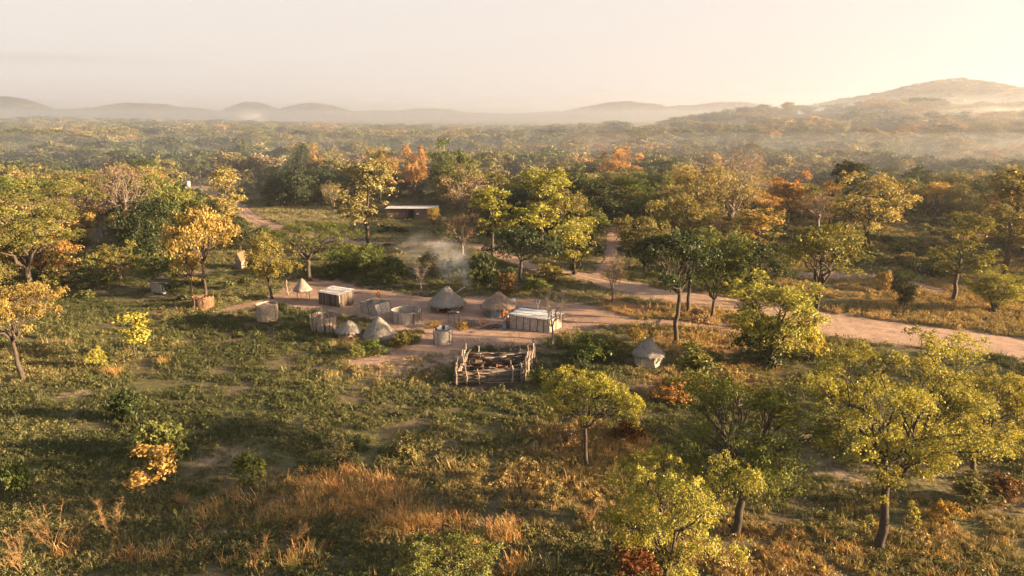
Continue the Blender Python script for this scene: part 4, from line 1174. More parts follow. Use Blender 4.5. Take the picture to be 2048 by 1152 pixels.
# 6 round roofless enclosure
s = ppm(645); t = thing('reed_enclosure', at_px(812.5, 641), 'wide roofless round reed enclosure in front of the open thatched shelter', 'enclosure')
hh = zfor(655, 632); ring_wall('wall', t, M['reed_grey'], 30 / s, hh, gap=(-.42, 2 * math.pi - .78), n=64, rows=14, seed=5, rim=.09)
post_ring(t, 30 / s + .06, hh * 1.05, 12, .05, 'wood', -.4, skip=(0,))
MB().box(30 / s * .86, -30 / s * .78, hh * .5, .95, .06, hh * .95, .6, .02).build('door', M['wood'], t)
p = at_px(850, 652)
for i, (dx, L) in enumerate(((0, 2.2), (.18, 1.9), (.34, 2.4))):
    tag(MB().pole((p[0] - .9 + dx, p[1] + .5, p[2] + .75 - .1 * i), (p[0] + .8 + dx, p[1] - .15 + dx, p[2] + .05), .05, .02).build('loose_pole', M['wood_pale'], None, True),
        ['long pole leaning on the enclosure beside its door', 'middle pole of three leaning on the round enclosure', 'outermost pole leaning on the round enclosure'][i], 'pole')

# 7 bathing screen
s = ppm(688); t = thing('bathing_screen', at_px(885.5, 686), 'small pale round reed screen with towels over its rim near the cattle pen', 'screen')
hh = zfor(695, 667); ring_wall('wall', t, M['reed'], 18.5 / s, hh, gap=(.1, 2 * math.pi - .16), n=48, rows=14, seed=7, rim=.05)
post_ring(t, 18.5 / s + .03, hh * 1.08, 9, .035, 'wood', .1)
for a, m_ in ((1.9, 'cloth_white'), (1.2, 'cloth_white'), (2.5, 'cloth_dark'), (1.55, 'cloth_dark')):
    mb = MB(); mb.box(18.5 / s * math.cos(a), 18.5 / s * math.sin(a), hh - .12, .32, .16, .5, a + 1.57, .03); mb.build('towel', M[m_], t)

# 8 reed bin on short legs
s = ppm(645); t = thing('reed_bin', at_px(536, 643), 'barrel-shaped reed bin on short legs left of the yard', 'bin')
hh = zfor(649, 613); ring_wall('wall', t, M['reed_tan'], 20 / s, hh - .25, z0=.28, n=52, rows=14, seed=9, taper=.03)
mb = MB(); n = 24; mb.add([(20 / s * .97 * math.cos(6.2832 * k / n), 20 / s * .97 * math.sin(6.2832 * k / n), .32) for k in range(n)], [tuple(range(n))]); mb.build('floor', M['wood_dark'], t)
mb = MB(); mb.add([(20 / s * .95 * math.cos(6.2832 * k / n), 20 / s * .95 * math.sin(6.2832 * k / n), hh - .22 + .06 * math.sin(k)) for k in range(n)] + [(0, 0, hh - .1)], [(k, (k + 1) % n, n) for k in range(n)]); mb.build('grain', M['straw_warm'], t)
post_ring(t, 20 / s + .1, hh * .9, 7, .04, 'wood_pale', .5, out=-.05)

# 9 reed pen with dark gaps
s = ppm(665); t = thing('reed_pen', at_px(648.5, 662), 'tall flared reed pen with dark gaps between its panels left of two thatched cones', 'pen')
hh = zfor(673, 639); rr = 24.5 / s
for k in range(9):
    a = .2 + k * 6.2832 / 9; ring_wall('panel', t, M['reed_tan'], rr, hh * R.uniform(.95, 1.03), gap=(a, a + .60), n=8, rows=14, seed=20 + k, taper=.10, lean=0)
post_ring(t, rr * 1.02, hh * 1.06, 18, .035, 'wood_dark', .2, out=rr * .1)
MB().tube([(rr * 1.1 * math.cos(a), rr * 1.1 * math.sin(a), hh * .93) for a in np.linspace(0, 6.2832, 30)], .03, 4).build('binding', M['wood_dark'], t, True)
mb = MB(); mb.add([(rr * .9 * math.cos(6.2832 * k / n), rr * .9 * math.sin(6.2832 * k / n), hh * .55) for k in range(n)], [tuple(range(n))]); mb.build('litter', M['straw'], t)

# 10 small hut lit by the sun
s = ppm(677); t = thing('thatched_hut', at_px(699, 675), 'smallest thatched hut with round mud body, tucked beside the big thatched cone', 'hut')
z0 = 1.0; cone_roof(t, 27 / s, zfor(675, 641) - z0 + .05, z0, M['thatch'], M['straw'], 12, ragged=.2, nstraw=420)
ring_wall('wall', t, M['mud'], 27 / s * .78, 1.15, n=40, rows=5, seed=3)
post_ring(t, 27 / s * .86, 1.1, 9, .04, 'wood')
MB().box(.25, -27 / s * .82, .35, .8, .12, .28, .1, .04).build('patch', M['cloth_dark'], t)

# 11 big thatched cone standing on the ground
s = ppm(680); t = thing('thatched_hut', at_px(758.5, 674), 'big grey thatched cone reaching almost to the grass, right of the smallest hut', 'hut')
cone_roof(t, 36 / s, zfor(674, 634) - .25, .25, M['thatch'], M['straw'], 15, ragged=.3, nstraw=900, curve_=.06)
ring_wall('wall', t, M['reed_grey'], 36 / s * .78, .5, n=40, rows=5)
post_ring(t, 36 / s * .9, .4, 10, .04, 'wood')

# 13 six-sided granary
s = ppm(731); t = thing('granary', at_px(1296, 728), 'round thatched granary with pale woven six-sided walls standing alone on the right', 'granary')
rr = 26 / s; hh = 1.42
for k in range(6):
    a0 = -1.24 + k * math.pi / 3; a1 = a0 + math.pi / 3
    panel_wall(t, Vector((rr * math.cos(a0), rr * math.sin(a0), 0)), Vector((rr * math.cos(a1), rr * math.sin(a1), 0)), hh, hh, M['reed'], n=14, rows=12, seed=40 + k)
    MB().pole((rr * 1.04 * math.cos(a0), rr * 1.04 * math.sin(a0), -.1), (rr * 1.04 * math.cos(a0), rr * 1.04 * math.sin(a0), hh + .1), .04, .01).build('post', M['wood_pale'], t, True)
cone_roof(t, 32 / s, zfor(728, 677) - hh + .12, hh - .12, M['thatch'], M['straw'], 16, ragged=.2, nstraw=700, curve_=-.03, n=72)

# 14 granary on stilts
s = ppm(600); t = thing('stilt_granary', at_px(606.5, 600), 'small thatched granary on thin stilts at the left end of the yard', 'granary')
z0 = 1.6; cone_roof(t, 18.5 / s, zfor(600, 557) - z0, z0, M['thatch'], M['straw'], 18, ragged=.12, nstraw=320, n=56)
MB().tube([(0, 0, z0 - .25), (0, 0, z0 + .3)], 13 / s, 16).build('basket', M['reed_grey'], t, True)
post_ring(t, 12 / s, z0 + .1, 7, .045, 'wood_pale', .3)

# 15 straw bin
s = ppm(618); t = thing('straw_bin', at_px(408, 617), 'rough brown straw bin alone in the grass on the left', 'bin')
hh = zfor(624, 600); ring_wall('wall', t, M['straw_brown'], 20 / s, hh, n=40, rows=10, seed=31, squash=.85, rim=.15)
rng = np.random.default_rng(8); SV, SQ = [], []
for j in range(900):
    a = rng.uniform(0, 6.28); z = rng.uniform(.02, hh); r = 20 / s * (1 + .035 * math.sin(a * 2)); L = rng.uniform(.15, .5); w = .02; q = len(SV)
    tx, ty = -math.sin(a), math.cos(a); th = rng.normal(0, .5); dx = math.sin(th) * L; dz = math.cos(th) * L * (1 if j % 3 else .3)
    for (k1, k2) in ((-w, 0), (w, 0), (w, 1), (-w, 1)):
        SV.append(((r + .06 + .04 * k2) * math.cos(a) + tx * (k1 + dx * k2), (.85 * (r + .06)) * math.sin(a) + ty * (k1 + dx * k2), z + dz * k2 * .6))
    SQ.append((q, q + 1, q + 2, q + 3))
o = link('straw', np_mesh('straw', SV, SQ), t, M['straw_brown']); o['kind'] = 'stuff'
post_ring(t, 20 / s, hh * 1.05, 6, .04, 'wood')
for i in range(5): MB().pole((-1 + i * .45, .5, hh), (-.6 + i * .4, -.5, hh + .08), .04).build('cross_pole', M['wood'], t, True)

# 16 lean-to
t, c = quad_frame('lean_to', 'grey lean-to with slanting flat roof and white side panel under trees on the left', (303, 584), (326, 590), (340, 583))
hf = zfor(590, 568); hb = hf * 1.1
for i, (p, q, h0, h1) in enumerate(((c[0], c[1], hf, hf), (c[1], c[2], hf, hb), (c[2], c[3], hb, hb), (c[3], c[0], hb, hf))):
    panel_wall(t, p, q, h0, h1, M['reed_grey'] if i != 1 else M['white_sheet'], seed=50 + i, n=12, rows=8, lean=Vector((-.2, 0, 0)))
roof_sheet(t, [q + UP * (h + .06) for q, h in zip(c, (hf, hf, hb, hb))], M['wood_dark'], over=.3, nu=10, nv=6, seed=2)
for q in c: MB().pole(q - UP * .1, q + UP * hb, .07).build('post', M['wood_dark'], t, True)

# 17 gabled hut in the trees
t, c = quad_frame('gabled_hut', 'little gabled thatch hut half hidden behind trees left of the yard', (472, 536), (484, 540), (497, 535))
hf = zfor(540, 522); ridge = zfor(540, 508)
for i in range(4): panel_wall(t, c[i], c[(i + 1) % 4], hf, hf, M['mud'], seed=60 + i, n=8, rows=5)
m0 = (c[0] + c[1]) / 2 + UP * ridge; m1 = (c[2] + c[3]) / 2 + UP * ridge
for (p, q) in ((c[1], c[2]), (c[0], c[3])):
    roof_sheet(t, [p + UP * hf, m0, m1, q + UP * hf], M['straw_brown'], name='roof', over=.16, nu=8, nv=8, seed=5)
MB().add([tuple(c[0] + UP * hf), tuple(c[1] + UP * hf), tuple(m0)], [(0, 1, 2)]).build('gable', M['reed'], t)

# 18 brick house
def brick_house():
    P0 = Vector(G(774, 439)); P1 = Vector(G(872, 439)); t = thing('brick_house', ((P0 + P1) / 2).to_tuple(), 'long flat-roofed brown brick house in the clearing among the trees', 'house')
    W = (P1 - P0).length; hh = zfor(439, 417.5); D = 5.0
    def blockw(u0, u1, y0, y1): MB().box((u0 + u1) / 2 * W - W / 2, (y0 + y1) / 2, hh / 2, (u1 - u0) * W, y1 - y0, hh).build('wall', M['brick'], t)
    blockw(0, .40, 0, D); blockw(.40, .58, 1.9, D); blockw(.58, .94, -.6, D); blockw(.94, 1.0, 1.2, D)
    rows = max(6, int(hh / .28))
    for r_ in range(rows):
        z = (r_ + .5) * hh / rows
        for (u0, u1, y0) in ((0, .40, 0), (.58, .94, -.6)):
            MB().box((u0 + u1) / 2 * W - W / 2, y0 - .012, z, (u1 - u0) * W * .998, .03, hh / rows * .78, 0, .006).build('brick_course', M['brick'], t)
    for (u0, u1, y0) in ((-.03, .42, -.5), (.38, 1.03, -.9)):
        mb = MB(); mb.box((u0 + u1) / 2 * W - W / 2, (y0 + D + .4) / 2, hh + .10 + (.04 if u0 > 0 else 0), (u1 - u0) * W, D + .4 - y0, .05); mb.build('roof_sheet', M['metal'], t)
    w = MB(); w.box(.635 * W - W / 2, -.615, hh * .56, .9, .06, .8); win = w.build('window', M['wood_dark'], t)
    MB().box(.635 * W - W / 2, -.655, hh * .56 + .02, .62, .03, .5).build('pane', M['cloth_white'], win)
    MB().box(.49 * W - W / 2, 1.86, .95, .9, .06, 1.9).build('door', M['wood_dark'], t)
    for u in (.42, .56): MB().pole((u * W - W / 2, -.3, -.1), (u * W - W / 2, -.3, hh + .05), .07, .01).build('post', M['wood'], t, True)
    MB().pole((.86 * W - W / 2, -1.5, 0), (.82 * W - W / 2, -.75, hh - .1), .05).build('prop', M['wood_pale'], t, True)
brick_house()

# 19, 20 far buildings half hidden by trees
def small_house(name, label, px, py, ty, wpx, wall, roof, depth=4., extra=None, cone=False):
    t = thing(name, at_px(px, py), label, 'hut' if cone else 'house'); hh = zfor(py, ty); W = wpx / ppm(py)
    if cone:
        cone_roof(t, W / 2, hh * .6, hh * .4, M['thatch_warm'], M['straw_warm'], 77, n=40, nstraw=120); ring_wall('wall', t, M['mud'], W * .4, hh * .45, n=24, rows=3); return t
    for (x, y, sx, sy) in ((0, 0, W, .25), (0, depth, W, .25), (-W / 2 + .12, depth / 2, .25, depth - .26), (W / 2 - .12, depth / 2, .25, depth - .26)): MB().box(x, y, hh / 2, sx, sy, hh).build('wall', M[wall], t)
    MB().box(0, depth / 2, hh + .07, W * 1.1, depth * 1.15, .09, 0, .03).build('roof', M[roof], t)
    MB().box(-W * .2, -.14, hh * .42, W * .26, .06, hh * .8).build('door', M[extra or 'wood_dark'], t)
    MB().box(W * .22, -.14, hh * .6, W * .22, .06, hh * .3).build('window', M['wood_dark'], t); return t
small_house('house', 'white walled house with blue front far back on the left', 369, 380, 364, 13, 'white_sheet', 'metal', 2.5, 'blue_paint')
small_house('house', 'house with pale roof glimpsed behind the grey-pink bare tree', 932, 392, 374, 34, 'brick', 'metal')
small_house('house', 'brown brick house at the end of the footpath', 1232, 444, 427, 24, 'brick', 'white_sheet')
small_house('thatched_hut', 'thatched hut peeping between treetops in the right woodland', 1440, 505, 456, 40, '', '', cone=True)
small_house('thatched_hut', 'grey thatched hut beside the far white house', 343, 382, 358, 26, '', '', cone=True)
t = thing('water_tank', at_px(402, 383), 'small white tank standing right of the far white house', 'tank'); h = zfor(383, 375)
mb = MB(); n = 16; r_ = 6 / ppm(383); prof = [(1, 0), (1, .9), (.8, 1.0), (.25, 1.08), (.25, 1.16)]
mb.add([(r_ * q * math.cos(6.2832 * k / n), r_ * q * math.sin(6.2832 * k / n), h * z) for (q, z) in prof for k in range(n)],
       [(j * n + k, j * n + (k + 1) % n, (j + 1) * n + (k + 1) % n, (j + 1) * n + k) for j in range(len(prof) - 1) for k in range(n)]).build('body', M['cloth_white'], t, True)
MB().tube([(0, 0, h * 1.14), (0, 0, h * 1.2)], r_ * .3, 12).build('lid', M['white_sheet'], t)

# ------------------------------------------------------------------ cattle pen
A, B, Cc, D = (Vector(G(*q)) for q in ((914, 769), (1044, 763), (1067, 724), (932, 731)))
ctr = (A + B + Cc + D) / 4
pen = thing('cattle_pen', ctr.to_tuple(), 'rough square cattle pen of stacked logs and crooked posts in the field', 'pen')
cr = [q - ctr for q in (A, B, Cc, D)]
def log_side(p, q, h, nrow, nposts, tall, seed):
    d = (q - p); L = d.length; d.normalize(); nrm = Vector((d.y, -d.x, 0))
    for j in range(nrow):
        for half in (0, 1):
            z = .1 + (h - .12) * (j + R.uniform(-.2, .2)) / max(1, nrow - 1); a0 = -.25 + (L * .5 - .3) * half + R.uniform(-.2, .2); a1 = a0 + L * .5 + R.uniform(.2, .7)
            o = nrm * R.uniform(-.13, .13)
            MB().pole(p + d * a0 + o + UP * z, p + d * min(a1, L + .35) + o * R.uniform(-.4, 1) + UP * (z + R.uniform(-.14, .14)), R.uniform(.07, .115), .012, segs=5).build('rail', M[R.choice(['wood', 'wood', 'wood_dark', 'wood_pale'])], pen, True)
    for k in range(nposts):
        for sgn in (-1, 1):
            if R.random() < (.7 if sgn < 0 else .1): continue
            x = p + d * (L * (k + R.uniform(-.12, .12)) / (nposts - 1)) + nrm * .2 * sgn; H_ = tall * R.uniform(.72, 1.25)
            tip = x + UP * H_ + Vector((R.uniform(-.28, .28), R.uniform(-.22, .22), 0))
            MB().pole(x - UP * .15, tip, R.uniform(.08, .13), .034, segs=5, r2=R.uniform(.055, .085)).build('post', M[R.choice(['wood', 'wood', 'wood_pale'])], pen, True)
log_side(cr[0], cr[1], 1.3, 12, 7, 1.9, 0); log_side(cr[1], cr[2], 1.4, 11, 9, 2.4, 1)
log_side(cr[2], cr[3], 1.4, 12, 7, 1.8, 2); log_side(cr[3], cr[0], 1.35, 11, 7, 2.1, 3)
for (a, b) in (((-3.4, -1.9, 1.5), (-.3, -2.0, 1.3)), ((-.6, -2.0, 1.45), (.7, -2.0, 1.1)), ((.6, -2.0, 1.1), (3.0, -1.75, 1.7)), ((2.9, -1.2, 1.2), (4.1, 1.6, 2.2)), ((-3.4, -1.2, 1.3), (-2.6, 2.2, 1.9)), ((-2.7, 2.2, 1.6), (-.2, 2.1, 1.45))):
    MB().pole(a, b, .06, .03, segs=6).build('top_rail', M['wood'], pen, True)
# brushwood leaning behind the pen
p = G(975, 704); br = thing('brushwood', (p.x, p.y, gh(p.x, p.y)), 'tangle of dark brushwood along the back of the cattle pen', 'brushwood')
for i in range(30):
    x = R.uniform(-3.2, 3.2); MB().pole((x, R.uniform(-.6, .6), 0), (x + R.uniform(-.9, .9), R.uniform(-.8, .8), R.uniform(.5, 1.7)), R.uniform(.015, .04), .08, n=4, segs=5).build('branch', M[R.choice(['wood_dark', 'wood'])], br, True)

# ------------------------------------------------------------------ cattle and people (skin-grown bodies)
def skin(name, joints, edges, mat, parent, root=0, sub=2):
    me = bpy.data.meshes.new(name); me.from_pydata([j[:3] for j in joints], edges, []); me.update()
    o = link(name, me, parent, mat)
    sv = me.skin_vertices[0] if len(me.skin_vertices) else None
    md = o.modifiers.new('skin', 'SKIN'); md.use_smooth_shade = True
    if not me.skin_vertices:
        me.attributes  # created by the modifier
    try:
        for i, j in enumerate(joints):
            v = me.skin_vertices[0].data[i]; v.radius = (j[3], j[4] if len(j) > 4 else j[3]); v.use_root = (i == root)
    except Exception as e: print('skin', e)
    s_ = o.modifiers.new('smooth', 'SUBSURF'); s_.levels = sub; s_.render_levels = sub
    return o

def cow(px, py, rz, label, mat, k=1.0, head_down=False):
    p = G(px, py); t = thing('cow', (p.x, p.y, gh(p.x, p.y)), label, 'cow', rz, 'cattle in the pen'); t.scale = (k, k, k)
    hz = .62 if head_down else 1.16
    J = [(-.62, 0, .98, .23, .25), (-.2, 0, .93, .27, .30), (.28, 0, .93, .27, .29), (.62, 0, 1.0, .21, .26),      # rump, belly, chest, shoulder
         (.86, 0, (1.0 + hz) / 2 + .04, .13, .17), (1.02, 0, hz, .11, .12), (1.24, 0, hz - .12, .08, .085), (1.38, 0, hz - .22, .06, .06)]
    E = [(0, 1), (1, 2), (2, 3), (3, 4), (4, 5), (5, 6), (6, 7)]
    for sx in (-1, 1):
        b = len(J)     # hind leg: knee high, hock back, shank, hoof
        J += [(-.52, .17 * sx, .72, .13), (-.70, .17 * sx, .44, .065), (-.64, .17 * sx, .20, .045), (-.60, .17 * sx, .03, .055)]; E += [(0, b), (b, b + 1), (b + 1, b + 2), (b + 2, b + 3)]
        b = len(J)
        J += [(.56, .17 * sx, .68, .10), (.58, .17 * sx, .38, .058), (.56, .17 * sx, .18, .042), (.58, .17 * sx, .03, .052)]; E += [(3, b), (b, b + 1), (b + 1, b + 2), (b + 2, b + 3)]
    skin('body', J, E, M[mat], t, 1, 1)
    for sx in (-1, 1):
        MB().tube([(1.0, .09 * sx, hz + .08), (.98, .22 * sx, hz + .16), (1.0, .27 * sx, hz + .32)], [.032, .024, .008], 6).build('horn', M['horn'], t, True)
        MB().tube([(.97, .1 * sx, hz + .03), (.93, .2 * sx, hz + .0), (.92, .27 * sx, hz - .03)], [.02, .05, .015], 6).build('ear', M[mat], t, True)
    MB().tube([(-.84, 0, 1.08), (-.93, 0, .8), (-.92, .03, .45)], [.03, .022, .035], 5).build('tail', M[mat], t, True)
cow(946, 728, -.7, 'reddish brown cow standing in the far left corner of the pen', 'hide', .95)
cow(975, 736, 2.4, 'brown cow in the middle of the pen facing away', 'hide', .85)
cow(1000, 748, .2, 'brown cow lying along the front rails of the pen', 'hide', .85, True)
cow(962, 752, 1.4, 'dark cow behind the front left rails of the pen', 'hide_dark', .9)
cow(1020, 740, 2.9, 'blackish cow at the right side of the pen', 'hide_dark', .95)
cow(940, 746, 1.9, 'dark brown cow by the left rails of the pen', 'hide_dark', .8)

def hand(J, E, wrist, d, side, s=1.0):
    """palm and five fingers continuing a wrist joint; d = pointing direction"""
    d = Vector(d).normalized(); a = d.cross(UP).normalized() if abs(d.z) < .9 else Vector((1, 0, 0)); w = Vector(J[wrist][:3])
    pl = len(J); pc = w + d * .055 * s; J.append((*pc, .026 * s, .017 * s)); E.append((wrist, pl))
    for k, L in enumerate((.075, .085, .08, .062)):
        o = a * (k - 1.5) * .019 * s; b = pc + d * .03 * s + o; i = len(J)
        J.append((*b, .0095 * s)); J.append((*(b + d * L * .55 * s + Vector((0, 0, -.01))), .0085 * s)); J.append((*(b + d * L * .9 * s + Vector((0, -.012, -.03))), .007 * s)); E += [(pl, i), (i, i + 1), (i + 1, i + 2)]
    i = len(J); tb = pc - d * .02 * s + a * side * .03 * s
    J.append((*tb, .011 * s)); J.append((*(tb + d * .03 * s + a * side * .02 * s), .0095 * s)); J.append((*(tb + d * .055 * s + a * side * .018 * s), .008 * s)); E += [(pl, i), (i, i + 1), (i + 1, i + 2)]

def person(px, py, rz, label, top_m, wrap_m, k=1.0, seated=False, cap=None, arms=((.5, -.25), (.35, -.2)), bag=False):
    p = G(px, py); t = thing('person', (p.x, p.y, gh(p.x, p.y)), label, 'person', rz); t.scale = (k, k, k)
    hip = .42 if seated else .90; dz = hip - .90
    # facing -y
    J = [(0, 0, .92 + dz, .145, .11), (0, 0, 1.08 + dz, .125, .10), (0, 0, 1.28 + dz, .15, .11), (0, .01, 1.42 + dz, .10, .085), (0, 0, 1.50 + dz, .055, .055), (0, -.01, 1.58 + dz, .075, .085), (0, -.01, 1.68 + dz, .08, .095), (0, 0, 1.74 + dz, .05, .06)]
    E = [(i, i + 1) for i in range(7)]
    for sx, (fw, el) in zip((-1, 1), arms):
        b = len(J); sh = Vector((.17 * sx, .01, 1.39 + dz)); e = sh + Vector((.09 * sx, -fw * .25, -.27)); w = e + Vector((-.05 * sx, -fw * .45, el * .8))
        J += [(*sh, .062), (*e, .042), (*w, .028)]; E += [(3, b), (b, b + 1), (b + 1, b + 2)]; hand(J, E, b + 2, w - e, -sx)
    for sx in (-1, 1):
        b = len(J)
        if seated: J += [(.10 * sx, -.02, .86 + dz, .085), (.13 * sx, -.42, .46, .062), (.12 * sx, -.44, .10, .038), (.12 * sx, -.56, .03, .036), (.12 * sx, -.62, .02, .028)]
        else: J += [(.10 * sx, 0, .84, .088), (.11 * sx, -.02, .48, .06), (.11 * sx, .03, .10, .038), (.11 * sx, -.08, .035, .036), (.11 * sx, -.15, .025, .028)]
        E += [(0, b), (b, b + 1), (b + 1, b + 2), (b + 2, b + 3), (b + 3, b + 4)]
    skin('body', J, E, M['skin'], t, 0, 1)
    def lathe(name, prof, mat, n=18, sq=.78):
        rng = np.random.default_rng(len(name)); vs = [(r_ * math.cos(6.2832 * k_ / n) * (1 + .04 * math.sin(k_ * 5 + z * 9)), yo + r_ * sq * math.sin(6.2832 * k_ / n), z) for (r_, z, yo) in prof for k_ in range(n)]
        fs = [(j * n + k_, j * n + (k_ + 1) % n, (j + 1) * n + (k_ + 1) % n, (j + 1) * n + k_) for j in range(len(prof) - 1) for k_ in range(n)]
        return MB().add(vs, fs).build(name, M[mat], t, True)
    lathe('blouse', [(.175, .94 + dz, 0), (.17, 1.10 + dz, 0), (.20, 1.28 + dz, 0), (.205, 1.38 + dz, .005), (.13, 1.45 + dz, .005), (.075, 1.48 + dz, 0)], top_m)
    if seated: lathe('skirt', [(.46, .03, -.2), (.42, .25, -.2), (.34, .44, -.14), (.2, .58, 0)], wrap_m, sq=.95)
    else: lathe('skirt', [(.27, .16, 0), (.25, .4, 0), (.23, .7, 0), (.21, .88, 0), (.18, 1.0, 0)], wrap_m)
    for sx, (fw, el) in zip((-1, 1), arms):
        sh = Vector((.15 * sx, .01, 1.40 + dz)); e = sh + Vector((.10 * sx, -fw * .22, -.24)); MB().tube([sh, (sh + e) / 2, e], [.085, .075, .066], 8).build('sleeve', M[top_m], t, True)
    hz = 1.66 + dz
    if cap: lathe('headscarf', [(.108, hz - .01, 0), (.118, hz + .05, .005), (.10, hz + .12, .01), (.03, hz + .16, .02)], cap, sq=1.08)
    else: lathe('hair', [(.102, hz - .02, .015), (.112, hz + .05, .01), (.09, hz + .11, .01), (.02, hz + .14, .01)], 'hair', sq=1.1)
    for sx in (-1, 1):
        MB().tube([(.033 * sx, -.097, hz - .02), (.033 * sx, -.108, hz - .02)], .012, 6).build('eye', M['cloth_white'], t)
        MB().tube([(.088 * sx, .0, hz - .03), (.10 * sx, .01, hz - .0)], .02, 6).build('ear', M['skin'], t, True)
    MB().tube([(0, -.10, hz), (0, -.125, hz - .045), (0, -.10, hz - .055)], [.01, .018, .012], 6).build('nose', M['skin'], t, True)
    MB().tube([(-.03, -.096, hz - .088), (0, -.104, hz - .088), (.03, -.096, hz - .088)], .009, 6).build('mouth', M['cloth_red'], t, True)
    return t
person(1009, 660, .5, 'person in dark top and dark wrap standing by the white-roofed hut corner', 'cloth_dark', 'cloth_blue', 1.02, cap=None)
person(1015.5, 659, -.4, 'person in red top and pale headscarf at the corner of the white-roofed hut', 'cloth_red', 'cloth_dark', 1.0, cap='cloth_white')
person(757.5, 604, -.3, 'person in bright orange standing behind the patched tarpaulin shed', 'cloth_orange', 'cloth_red', 1.0, cap='cloth_orange')

# ------------------------------------------------------------------ yard things
# drying rack
t = thing('drying_rack', at_px(908, 646), 'drying rack on thin crooked poles in front of the open thatched shelter', 'rack'); hr = 1.35
for (x, y) in ((-.6, -.25), (.55, -.3), (-.35, .4), (.65, .35), (.1, -.3)):
    MB().pole((x, y, -.1), (x + R.uniform(-.12, .12), y + R.uniform(-.1, .1), hr + .15), .04).build('leg', M['wood_dark'], t, True)
for i in range(9): MB().pole((-.85, -.45 + i * .12, hr), (.85, -.45 + i * .12, hr + .04), .03, .01).build('slat', M['wood_dark'], t, True)
for i, (px, py, m_, lab) in enumerate(((899, 646, 'ash', 'dark basin on the left end of the drying rack'), (908, 646, 'ash', 'dark bowl in the middle of the drying rack'), (916, 646, 'cloth_white', 'white bowl on the right end of the drying rack'))):
    p = at_px(px, py); n = 14; r_ = (.26, .2, .18)[i]; prof = [(.55, 0), (.9, .3), (1, .62), (.93, .62), (.5, .1)]
    tag(MB().add([(p[0] + r_ * q * math.cos(6.2832 * k_ / n), p[1] + r_ * q * math.sin(6.2832 * k_ / n), p[2] + hr + .06 + r_ * z) for (q, z) in prof for k_ in range(n)],
                 [(j * n + k_, j * n + (k_ + 1) % n, (j + 1) * n + (k_ + 1) % n, (j + 1) * n + k_) for j in range(4) for k_ in range(n)] + [tuple(range(4 * n, 5 * n))]).build('basin', M[m_], None, True), lab, 'basin')
# stick ring
t = thing('stick_ring', at_px(939, 651), 'low ring of upright sticks by the orange pots in the yard', 'ring'); rr = 17 / ppm(651)
for k_ in range(44):
    a = 6.2832 * k_ / 44; MB().pole((rr * math.cos(a), rr * .75 * math.sin(a), -.05), (rr * math.cos(a) * 1.03, rr * .75 * math.sin(a), R.uniform(.5, .68)), .06, .02, n=5, segs=3).build('stick', M[R.choice(['wood', 'wood_pale', 'wood_pale'])], t, True)
for (a0, z) in ((0, .2), (1, .45)): MB().tube([(rr * 1.06 * math.cos(a), rr * .8 * math.sin(a), z) for a in np.linspace(a0, a0 + 6.2832, 26)], .03, 5).build('hoop', M['wood'], t, True)
for (px, py, r_, lab) in ((954, 650, .30, 'orange clay pot touching the stick ring'), (968, 648, .36, 'larger orange clay pot right of the stick ring'), (961, 652, .2, 'smallest orange clay pot in front of the two others')):
    t = thing('clay_pot', at_px(px, py), lab, 'pot'); n = 16; prof = [(.4, 0), (.85, .35), (1, .8), (.85, 1.25), (.55, 1.5), (.62, 1.65), (.5, 1.65), (.42, 1.45)]
    MB().add([(r_ * q * math.cos(6.2832 * k_ / n), r_ * q * math.sin(6.2832 * k_ / n), r_ * z) for (q, z) in prof for k_ in range(n)],
             [(j * n + k_, j * n + (k_ + 1) % n, (j + 1) * n + (k_ + 1) % n, (j + 1) * n + k_) for j in range(len(prof) - 1) for k_ in range(n)]).build('body', M['clay'], t, True)
    MB().tube([(r_ * .6 * math.cos(a), r_ * .6 * math.sin(a), r_ * 1.65) for a in np.linspace(0, 6.2832, 15)], r_ * .06, 5).build('rim', M['clay'], t, True)
# firewood
p = at_px(984, 657); t = thing('firewood_pile', p, 'heap of dark firewood branches on the ground before the kitchen hut', 'firewood')
for i in range(22):
    a = R.gauss(.45, .4); L = R.uniform(.5, 1.5); x, y = R.gauss(0, .55), R.gauss(0, .3); e = Vector((math.cos(a), math.sin(a), R.uniform(-.02, .08))) * L; z = R.uniform(.06, .32)
    MB().pole(Vector((x, y, z)) - e * .6, Vector((x, y, z)) + e * .6, R.uniform(.03, .07), .04, n=5).build('branch', M[R.choice(['wood_dark', 'wood_dark', 'wood'])], t, True)
p = at_px(960, 664); tag(MB().pole((p[0] - 1.2, p[1] - .5, p[2] + .08), (p[0] + 1.6, p[1] + .7, p[2] + .2), .07, .02, segs=6).build('long_branch', M['wood_dark'], None, True), 'long dark branch lying in front of the firewood heap', 'branch')
